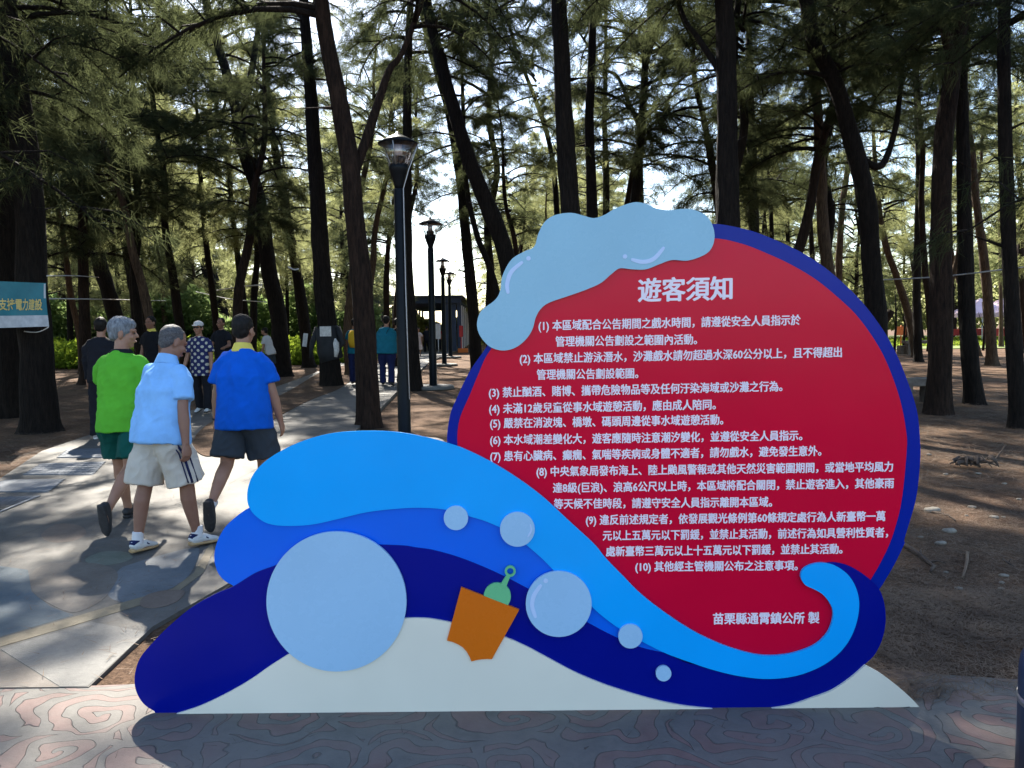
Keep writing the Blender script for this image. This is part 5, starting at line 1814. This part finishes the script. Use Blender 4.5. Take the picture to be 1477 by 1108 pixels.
def person(label, foot, head_y, yaw, group=None, shirt=None, shirt_kind='tee', sleeve=0.62, hem=0.80, bottom='shorts', bottom_mat=None, skin=SK, hair=H_BLACK,
           legs=((0, 4, 0, 0), (0, 4, 0, 0)), arms=((5, 8, 10), (5, 8, 10)), lean=3, head=(0, 0, 0), girth=1.0, voxel=0.0075, shoe=BLACK_RUB, sole=BLACK_RUB, sock=True, extra=None,
           H=None, hairstyle='short', collar=None, seat=None, px=None, shorts_len=0.92, fingers=True, hand_curl=25, shoe_accent=None, name='person'):
    """foot = pixel on the ground below the body; legs/arms = (left, right); leg: swing fwd, abduct, knee bend, foot pitch; arm: swing, out, elbow"""
    base = G(*foot)
    base.z = max(0.03 if seat is None else 0.0, 0)
    if H is None: H = atY(foot[0], head_y, base.y).z - base.z
    s = H / 1.70
    root = empty(name, (0, 0, 0), yaw, label, 'person', group)
    V = Vector
    hipc = V((0, 0, 0.93))
    Rl = rotx(R(-lean))
    def sp(z, y=0): return hipc + Rl @ V((0, y, z))
    chest, shl, neck = sp(0.30), sp(0.47), sp(0.545)
    headc = neck + Rl @ V((0, 0.012 + max(0, math.sin(R(-head[1]))) * 0.05, 0.112 - max(0, math.sin(R(-head[1]))) * 0.03))
    Hd = Matrix.Rotation(R(head[0]), 3, 'Z') @ Matrix.Rotation(R(head[1]), 3, 'X') @ Matrix.Rotation(R(head[2]), 3, 'Y')
    Hd = Hd * 1.07
    B, SH, PT = MB(), MB(), MB()
    g = girth
    # torso under the clothes
    B.tube([sp(-0.10), sp(0.0), sp(0.12), sp(0.28), sp(0.42), sp(0.485), sp(0.52)], [(0.13 * g, 0.09 * g), (0.155 * g, 0.10 * g), (0.14 * g, 0.095 * g), (0.155 * g, 0.105 * g), (0.135, 0.075), (0.085, 0.055), (0.055, 0.055)], 20, ref=(1, 0, 0))
    B.tube([sp(0.47), neck, neck.lerp(headc, 0.55)], [0.062, 0.054, 0.055], 16)
    def h(p): return headc + Hd @ V(p)
    B.ell(h((0, -0.012, 0.03)), (0.073, 0.092, 0.088), Hd)
    B.ell(h((0, 0.028, -0.035)), (0.058, 0.062, 0.075), Hd)
    B.ell(h((0, 0.055, -0.085)), (0.030, 0.030, 0.022), Hd)
    B.ell(h((0, 0.072, 0.030)), (0.050, 0.020, 0.016), Hd)
    for sd in (-1, 1):
        B.ell(h((sd * 0.038, 0.066, -0.02)), (0.022, 0.022, 0.022), Hd)
        B.ell(h((sd * 0.074, -0.006, -0.012)), (0.010, 0.020, 0.034), Hd)
    B.tube([h((0, 0.082, 0.018)), h((0, 0.102, -0.012)), h((0, 0.104, -0.022))], [0.009, 0.013, 0.014], 10)
    B.ell(h((0, 0.088, -0.052)), (0.022, 0.010, 0.010), Hd)
    # arms
    hands = []
    for sd, (sw, ou, el) in ((-1, arms[0]), (1, arms[1])):
        S0 = sp(0.415) + V((sd * 0.163, 0, 0))
        def dirv(a, o): return V((sd * math.sin(R(o)), math.sin(R(a)) * math.cos(R(o)), -math.cos(R(a)) * math.cos(R(o))))
        E_ = S0 + dirv(sw, ou) * 0.285
        fd = dirv(sw + el, ou * 0.5)
        W_ = E_ + fd * 0.25
        B.tube([sp(0.41) + V((sd * 0.10, 0, 0)), S0, S0.lerp(E_, 0.35), S0.lerp(E_, 0.8), E_, E_.lerp(W_, 0.3), E_.lerp(W_, 0.75), W_], [0.036, 0.040, 0.043, 0.039, 0.038, 0.041, 0.030, 0.026], 14)
        # hand
        out = (V((sd, 0, 0)) - fd * fd.x * sd).normalized()
        fwd = out.cross(fd).normalized() * sd
        if fwd.y < 0: fwd = -fwd
        # palm faces inward (towards -out); width along fwd
        B.tube([W_ - fd * 0.02, W_ + fd * 0.02, W_ + fd * 0.055, W_ + fd * 0.088], [(0.026, 0.020), (0.034, 0.019), (0.042, 0.017), (0.040, 0.014)], 14, ref=tuple(fwd))
        c = R(hand_curl)
        if fingers:
            for k, (off, ln) in enumerate(((0.030, 0.072), (0.010, 0.080), (-0.010, 0.075), (-0.029, 0.060))):
                p0 = W_ + fd * 0.075 + fwd * off
                p1 = p0 + (fd * math.cos(c * 0.5) - out * math.sin(c * 0.5)) * ln * 0.5
                p2 = p1 + (fd * math.cos(c * 1.4) - out * math.sin(c * 1.4)) * ln * 0.32
                p3 = p2 + (fd * math.cos(c * 2.2) - out * math.sin(c * 2.2)) * ln * 0.25
                B.tube([p0, p1, p2, p3], [0.0095, 0.0088, 0.0078, 0.0062], 8)
            t0 = W_ + fd * 0.03 + fwd * 0.028
            t1 = t0 + (fd * 0.7 + fwd * 0.55 - out * 0.35) * 0.040
            t2 = t1 + (fd * 0.95 + fwd * 0.1 - out * 0.3) * 0.034
            B.tube([t0, t1, t2], [0.014, 0.011, 0.008], 8)
        else:
            B.tube([W_ + fd * 0.07, W_ + fd * 0.12 - out * 0.01, W_ + fd * 0.165 - out * 0.03], [(0.036, 0.013), (0.034, 0.012), (0.02, 0.009)], 10, ref=tuple(fwd))
        hands.append((W_, fd, out, fwd))
        # sleeve
        e1 = S0.lerp(E_, min(sleeve, 1.0)) + V((sd * 0.006, 0, 0))
        pts = [sp(0.395) + V((sd * 0.06, 0, 0)), sp(0.405) + V((sd * 0.135, 0, 0)), S0.lerp(E_, 0.22) + V((sd * 0.004, 0, 0)), e1]
        SH.tube(pts, [0.084, 0.074, 0.068, 0.074 if sleeve <= 1 else 0.055], 18)
        if sleeve > 1:
            SH.tube([e1, E_, E_.lerp(W_, sleeve - 1)], [0.055, 0.052, 0.04], 14)
    # shirt body
    zh = hem - 0.93
    SH.tube([sp(zh), sp(zh + 0.05), sp(0.02), sp(0.14), sp(0.27), sp(0.38), sp(0.44), sp(0.480), sp(0.502)],
            [(0.194 * g, 0.156 * g), (0.195 * g, 0.155 * g), (0.188 * g, 0.146 * g), (0.178 * g, 0.132 * g), (0.186 * g, 0.132 * g), (0.178, 0.118), (0.150, 0.092), (0.108, 0.076), (0.076, 0.068)], 28, ref=(1, 0, 0))
    # legs
    feet = []
    legpts = []
    for sd, (sw, ab, kn, fp) in ((-1, legs[0]), (1, legs[1])):
        if seat is not None: sw, kn = seat[0], seat[1]
        hp = hipc + V((sd * 0.088, 0, -0.03))
        d1 = V((sd * math.sin(R(ab)), math.sin(R(sw)) * math.cos(R(ab)), -math.cos(R(sw)) * math.cos(R(ab))))
        K = hp + d1 * 0.42
        legpts.append((hp, K))
        a2 = sw - kn
        d2 = V((sd * math.sin(R(ab * 0.3)), math.sin(R(a2)), -math.cos(R(a2)))).normalized()
        A = K + d2 * 0.40
        back = V((0, -1, 0))
        B.tube([hp + V((0, 0, 0.06)), hp, hp.lerp(K, 0.4), hp.lerp(K, 0.85), K, K.lerp(A, 0.25) + back * 0.012, K.lerp(A, 0.5) + back * 0.008, K.lerp(A, 0.85), A, A + d2 * 0.04], [0.085, 0.085, 0.076, 0.058, 0.054, 0.056, 0.049, 0.034, 0.034, 0.036], 16)
        ft = R(a2 + fp)
        toe = Matrix.Rotation(R(-sd * 8), 3, 'Z') @ V((0, math.cos(ft), math.sin(ft)))
        upf = Matrix.Rotation(R(-sd * 8), 3, 'Z') @ V((0, -math.sin(ft), math.cos(ft)))
        side = toe.cross(upf)
        An = A + d2 * 0.0
        heel = An - upf * 0.075
        def fpnt(t, u): return heel + toe * t + upf * u
        feet.append((A, toe, upf, side, heel))
        B.tube([fpnt(-0.03, 0.03), fpnt(0.04, 0.035), fpnt(0.12, 0.025), fpnt(0.17, 0.018)], [(0.028, 0.03), (0.036, 0.038), (0.038, 0.024), (0.03, 0.014)], 12, ref=tuple(side))
        # trousers / shorts
        if bottom == 'shorts':
            ke = hp.lerp(K, shorts_len)
            PT.tube([hipc + V((sd * 0.055, 0, -0.02)), hp + V((sd * 0.008, 0, -0.10)), hp.lerp(K, 0.45) + V((sd * 0.006, 0, 0)), ke + V((sd * 0.006, 0, 0))], [0.085 * g, 0.105 * g, 0.106 * g, 0.112 * g], 20)
        elif bottom == 'skirt':
            pass
        else:
            PT.tube([hipc + V((sd * 0.055, 0, -0.02)), hp + V((0, 0, -0.08)), hp.lerp(K, 0.5), K, K.lerp(A, 0.5), A + d2 * 0.02 - V((0, 0, 0))], [0.082 * g, 0.098 * g, 0.092 * g, 0.076, 0.072, 0.078], 16)
    PT.tube([hipc + V((0, 0, -0.09)), hipc + V((0, 0, 0.0)), hipc + Rl @ V((0, 0, 0.12))], [(0.165 * g, 0.115 * g), (0.170 * g, 0.118 * g), (0.150 * g, 0.104 * g)], 24, ref=(1, 0, 0))
    if bottom == 'skirt':
        PT.tube([hipc + V((0, 0, -0.55)), hipc + V((0, 0, -0.3)), hipc + V((0, 0, 0.1))], [(0.24, 0.2), (0.22, 0.17), (0.17, 0.13)], 20, ref=(1, 0, 0))
    parts = []
    def part(mb, nm, mat, vox=voxel, it=4, fold=None, parent=root, rem=True):
        if rem: me = remesh(mb, nm, mat, vox, it, fold)
        else: me = mb.mesh(nm, mat)
        parts.append(me)
        return link(nm, me, None, parent)
    sdv = foot[0] * 0.37
    part(B, 'body', skin, voxel * 0.85, 3)
    part(SH, 'shirt', shirt, voxel, 5, (0.016, 10, 1.8, sdv))
    part(PT, 'skirt' if bottom == 'skirt' else ('shorts' if bottom == 'shorts' else 'trousers'), bottom_mat, voxel, 4, (0.018, 10, 3.0, sdv + 5))
    # hair
    if hair is not None:
        HR = MB()
        t_ = 0.001 if hairstyle == 'cropped' else 0.0035 if hairstyle == 'short' else 0.006
        HR.ell(h((0, -0.021, 0.035)), (0.074 + t_, 0.0895 + t_, 0.0865 + t_), Hd)
        HR.ell(h((0, -0.045, -0.012)), (0.062 + t_, 0.050 + t_, 0.058), Hd)
        if hairstyle == 'full':
            HR.ell(h((0, 0.002, 0.070)), (0.072, 0.084, 0.052), Hd)
            HR.ell(h((0.02, 0.040, 0.082)), (0.045, 0.040, 0.026), Hd)
        if hairstyle == 'long':
            HR.ell(h((0, -0.05, -0.07)), (0.075, 0.05, 0.10), Hd)
        part(HR, 'hair', hair, voxel * 0.9, 2, (0.007, 40, 30, sdv))
    # face
    for sd in (-1, 1):
        part(MB().ell(h((sd * 0.031, 0.083, 0.008)), (0.012, 0.007, 0.006), Hd, 10, 6), 'eye', EYE, rem=False)
    part(MB().ell(h((0, 0.097, -0.052)), (0.020, 0.005, 0.006), Hd, 10, 6), 'mouth', LIP, rem=False)
    # shoes
    for (A, toe, upf, side, heel) in feet:
        def fpnt(t, u): return heel + toe * t + upf * u
        SO_ = MB().tube([fpnt(-0.062, 0.012), fpnt(-0.055, 0.014), fpnt(0.0, 0.014), fpnt(0.10, 0.014), fpnt(0.165, 0.016), fpnt(0.198, 0.02)], [(0.020, 0.014), (0.034, 0.016), (0.040, 0.016), (0.048, 0.016), (0.040, 0.015), (0.018, 0.010)], 16, ref=tuple(side))
        S1 = MB().tube([fpnt(-0.056, 0.035), fpnt(-0.045, 0.045), fpnt(0.0, 0.050), fpnt(0.06, 0.048), fpnt(0.12, 0.036), fpnt(0.165, 0.030), fpnt(0.188, 0.026)], [(0.022, 0.022), (0.035, 0.040), (0.040, 0.045), (0.042, 0.036), (0.044, 0.024), (0.036, 0.018), (0.016, 0.010)], 16, ref=tuple(side))
        so = part(S1, 'shoe', shoe, 0.006 if voxel < 0.01 else voxel, 2)
        part(SO_, 'sole', sole, 0.006 if voxel < 0.01 else voxel, 1, parent=so)
        if shoe_accent:
            part(MB().tube([fpnt(-0.056, 0.055), fpnt(-0.04, 0.078), fpnt(0.0, 0.088), fpnt(0.03, 0.094)], [(0.026, 0.016), (0.036, 0.014), (0.042, 0.012), (0.036, 0.010)], 14, ref=tuple(side)), 'heel_tab', shoe_accent, 0.006, 1, parent=so)
            part(MB().tube([fpnt(0.05, 0.060), fpnt(0.075, 0.045)], [(0.046, 0.012), (0.048, 0.010)], 14, ref=tuple(side)), 'side_stripe', shoe_accent, 0.006, 0, parent=so)
        if sock:
            part(MB().tube([A + upf * 0.075, A + upf * 0.03, A - upf * 0.02], [0.039, 0.041, 0.044], 14), 'sock', SOCK, 0.007, 1)
    if collar is not None:
        part(MB().tube([sp(0.480), sp(0.520), sp(0.548, 0.004)], [(0.098, 0.082), (0.078, 0.072), (0.068, 0.064)], 24, ref=(1, 0, 0)), 'collar', collar, 0.007, 2)
    if extra: extra(dict(root=root, sp=sp, h=h, Hd=Hd, part=part, hands=hands, hipc=hipc, girth=g, V=V, legpts=legpts))
    # stand on the ground
    zmin = 1e9
    for me in parts:
        zmin = min(zmin, min((v.co.z for v in me.vertices), default=1e9))
    for me in parts:
        me.transform(Matrix.Translation((0, 0, -zmin)) if True else Matrix())
    ht = max(max(v.co.z for v in me.vertices) for me in parts)
    # feet centre below the body centre
    s = H / ht
    root.scale = (s, s, s)
    root.location = (base.x, base.y, base.z)
    if base.z: root.location.z = 0.012 if abs(base.x) < 60 and len(label) else 0
    return root


# clothing colours
LIME = fabric('lime_green_shirt', (0.10, 0.42, 0.03))
SKYB = fabric('light_blue_polo', (0.24, 0.50, 0.86))
ROYAL = fabric('royal_blue_polo', (0.0, 0.10, 0.55))
TEAL = fabric('teal_shirt', (0.01, 0.14, 0.20))
DKGREEN = fabric('dark_green_shorts', (0.003, 0.07, 0.055))
KHAKI = fabric('cream_cargo_shorts', (0.55, 0.50, 0.42))
CHAR = fabric('charcoal_shorts', (0.035, 0.045, 0.055))
YELLOW = fabric('yellow_collar', (0.75, 0.62, 0.12))
PINKW = fabric('pale_pink_dress', (0.6, 0.5, 0.48))
GREYT = fabric('grey_tee', (0.35, 0.33, 0.33))
WHITET = fabric('white_tee', (0.55, 0.55, 0.55))
BACKY = fabric('yellow_backpack_cloth', (0.55, 0.33, 0.02))
REDC = fabric('red_shirt', (0.5, 0.02, 0.03))
DOTS = dots_mat()


def ex_green(d):
    d['part'](MB().tube([d['sp'](0.488), d['sp'](0.512), d['sp'](0.522)], [(0.100, 0.084), (0.080, 0.072), (0.072, 0.068)], 24, ref=(1, 0, 0)), 'neck_rib', BLACK_CL, 0.007, 1)


def ex_stripes(d):
    # dark side stripes of the cream shorts, right leg
    V = d['V']; hc = d['hipc']; g = d['girth']
    hp, K = d['legpts'][1]
    for an in (-34, -22, -4):
        q = V((math.cos(R(an)), math.sin(R(an)), 0)) * 0.110 * g
        pts = [hc + V((q.x * 1.40, q.y * 1.1, 0.02)), hp + V((0.008, 0, -0.08)) + q * 0.99] + [hp.lerp(K, t) + V((0.007, 0, 0)) + q * (1.0 + 0.04 * t) for t in (0.35, 0.6, 0.9)]
        d['part'](MB().tube(pts, [(0.005, 0.010 if an == -22 else 0.005)] * 5, 6, ref=tuple(q.normalized())), 'side_stripe', NAVY_CL, rem=False)


def ex_blue(d):
    W_, fd, out, fwd = d['hands'][0]
    d['part'](MB().tube([W_ - fd * 0.035, W_ - fd * 0.02], [(0.034, 0.030), (0.034, 0.030)], 14), 'wrist_strap', BLACK_RUB, rem=False)


def piping(mat):
    def f(d):
        pass
    return f


person('elderly man with grey hair in lime green shirt, face turned right, walking away', (184, 757), 452, R(-8), 'three men walking away along the path', LIME, bottom='shorts', bottom_mat=DKGREEN, hair=H_GREY, hairstyle='full',
       legs=((14, 3, 2, 0), (-12, 3, 38, -30)), arms=((25, 16, 50), (5, 10, 30)), lean=4, head=(-62, -8, 0), shoe=BLACK_RUB, sole=BLACK_RUB, sock=False, extra=ex_green, hem=0.78, shorts_len=0.80, girth=1.04)
person('stooping man in light blue polo and cream shorts with white sneakers, head bowed right', (241, 796), 464, R(-26), 'three men walking away along the path', SKYB, bottom='shorts', bottom_mat=KHAKI, skin=SK2, hair=H_SALT, hairstyle='cropped',
       legs=((-9, 5, 2, 6), (13, 6, 4, -14)), arms=((8, 8, 12), (-14, 15, 10)), lean=9, head=(-14, -30, -6), shoe=WHITE_RUB, sole=GUM, shoe_accent=NAVY_CL, collar=SKYB, extra=ex_stripes, hem=0.82, girth=1.2, hand_curl=48, sleeve=0.72)
person('man in royal blue polo with yellow collar and charcoal shorts, walking away', (358, 752), 449, R(-4), 'three men walking away along the path', ROYAL, bottom='shorts', bottom_mat=CHAR, hair=H_BLACK,
       legs=((-14, 4, 34, -32), (12, 4, 2, 0)), arms=((2, 15, 6), (4, 14, 12)), lean=3, head=(-6, -6, 0), shoe=BLACK_RUB, sole=BLACK_RUB, collar=YELLOW, extra=ex_blue, hem=0.78, girth=1.18, shorts_len=0.85, sleeve=0.70)


def ex_cap(d):
    h, Hd = d['h'], d['Hd']
    d['part'](MB().ell(h((0, -0.012, 0.062)), (0.084, 0.098, 0.068), Hd), 'cap', WHITET, 0.008, 1)
    d['part'](MB().tube([h((0, 0.06, 0.052)), h((0, 0.10, 0.050)), h((0, 0.145, 0.038))], [(0.075, 0.006), (0.070, 0.006), (0.045, 0.005)], 14, ref=tuple(Hd @ Vector((1, 0, 0)))), 'cap_brim', WHITET, rem=False)
    d['part'](MB().ell(h((0, 0.086, 0.010)), (0.055, 0.014, 0.016), Hd), 'sunglasses', EYE, rem=False)


far = dict(voxel=0.012, fingers=False)
person('woman in white cap and navy blouse with white polka dots facing the camera', (293, 597), 461, R(176), None, DOTS, bottom='trousers', bottom_mat=BLACK_CL, hair=H_BLACK, extra=ex_cap, hem=0.70, girth=1.05,
       legs=((4, 4, 2, 0), (-6, 4, 10, 0)), arms=((5, 12, 12), (5, 14, 18)), sock=False, sleeve=0.75, voxel=0.010, shoe=WHITE_RUB)
person('man in black standing half hidden behind the polka dot woman', (324, 566), 457, R(170), None, BLACK_CL, bottom='trousers', bottom_mat=CHAR, skin=SK2, arms=((20, 14, 60), (10, 12, 30)), sock=False, **far)
person('person in black clothes hidden behind the grey haired man', (153, 634), 455, R(15), None, BLACK_CL, bottom='trousers', bottom_mat=BLACK_CL, hair=H_BLACK, sock=False, sleeve=1.9, shoe=GREYT, sole=WHITE_RUB, **far)
person('dark shirted person whose face shows between the two grey haired men', (225, 585), 454, R(165), None, BLACK_CL, bottom='trousers', bottom_mat=BLACK_CL, skin=SK2, hair=H_BLACK, collar=YELLOW, sock=False, **far)
person('person in white tee beyond the shoulder of the royal blue polo man', (391, 548), 471, R(80), None, WHITET, bottom='shorts', bottom_mat=CHAR, hair=H_BLACK, lean=14, sock=False, **far)


def ex_strap(d):
    sp = d['sp']; V = d['V']
    d['part'](MB().tube([sp(0.50, -0.03) + V((0.10, 0, 0)), sp(0.42, -0.125) + V((0.06, 0, 0)), sp(0.2, -0.152) + V((-0.04, 0, 0)), sp(0.0, -0.15) + V((-0.14, 0, 0))][::1], [(0.016, 0.006)] * 4, 6), 'bag_strap', BLACK_CL, rem=False)


person('broad man in teal shirt with a crossbody strap walking away down the path', (559, 557), 454, R(-2), 'group walking away between the trunk and lamp post', TEAL, bottom='trousers', bottom_mat=NAVY_CL, hair=H_BLACK, legs=((6, 4, 2, 0), (-6, 4, 8, 0)), girth=1.42, extra=ex_strap, sock=False, hem=0.78, **far)
person('person in black walking just right of the broad teal shirted man', (574, 551), 458, R(-6), 'group walking away between the trunk and lamp post', BLACK_CL, bottom='trousers', bottom_mat=BLACK_CL, legs=((-10, 4, 12, 0), (14, 4, 2, 0)), arms=((-8, 8, 10), (12, 8, 20)), sock=False, **far)
c3 = person('slim person in teal tee and dark trousers left of the path edge trunk', (513, 556), 458, R(-12), 'group walking away between the trunk and lamp post', TEAL, bottom='trousers', bottom_mat=NAVY_CL, legs=((8, 4, 2, 0), (-8, 4, 10, 0)), arms=((8, 14, 14), (5, 8, 12)), girth=0.95, sock=False, **far)
person('woman in pale pink dress far down the path', (604, 514), 472, R(180), 'distant walkers before the canopy', PINKW, bottom='skirt', bottom_mat=PINKW, hair=H_BLACK, hairstyle='long', legs=((6, 3, 2, 0), (-6, 3, 6, 0)), sock=False, voxel=0.018, fingers=False)
person('dark clothed distant walker right of the pale pink woman', (616, 509), 470, R(10), 'distant walkers before the canopy', BLACK_CL, bottom='trousers', bottom_mat=BLACK_CL, legs=((6, 3, 2, 0), (-6, 3, 6, 0)), sock=False, voxel=0.018, fingers=False)
person('distant walker in red top near the third lamp post', (633, 506), 470, R(185), 'distant walkers before the canopy', REDC, bottom='trousers', bottom_mat=BLACK_CL, legs=((10, 3, 2, 0), (-6, 3, 6, 0)), sock=False, voxel=0.018, fingers=False)
person('person in grey tee seated on a stool at the stone table', (108, 517), 475, R(-80), None, GREYT, bottom='shorts', bottom_mat=BLACK_CL, hair=H_BLACK, seat=(82, 88), H=1.32, arms=((40, 8, 30), (35, 8, 40)), lean=12, sock=False, **far)
q = c3.location
bp = MB().tube([(0, 0, 0), (0, -0.02, 0.15), (0, -0.02, 0.33), (0, 0, 0.44)], [(0.13, 0.06), (0.16, 0.09), (0.15, 0.08), (0.10, 0.05)], 14, ref=(1, 0, 0)).build('backpack', BACKY, loc=(q.x + 0.05, q.y - 0.26, 1.02))
tag(bp, 'mustard yellow backpack on the slim person in teal', 'backpack')
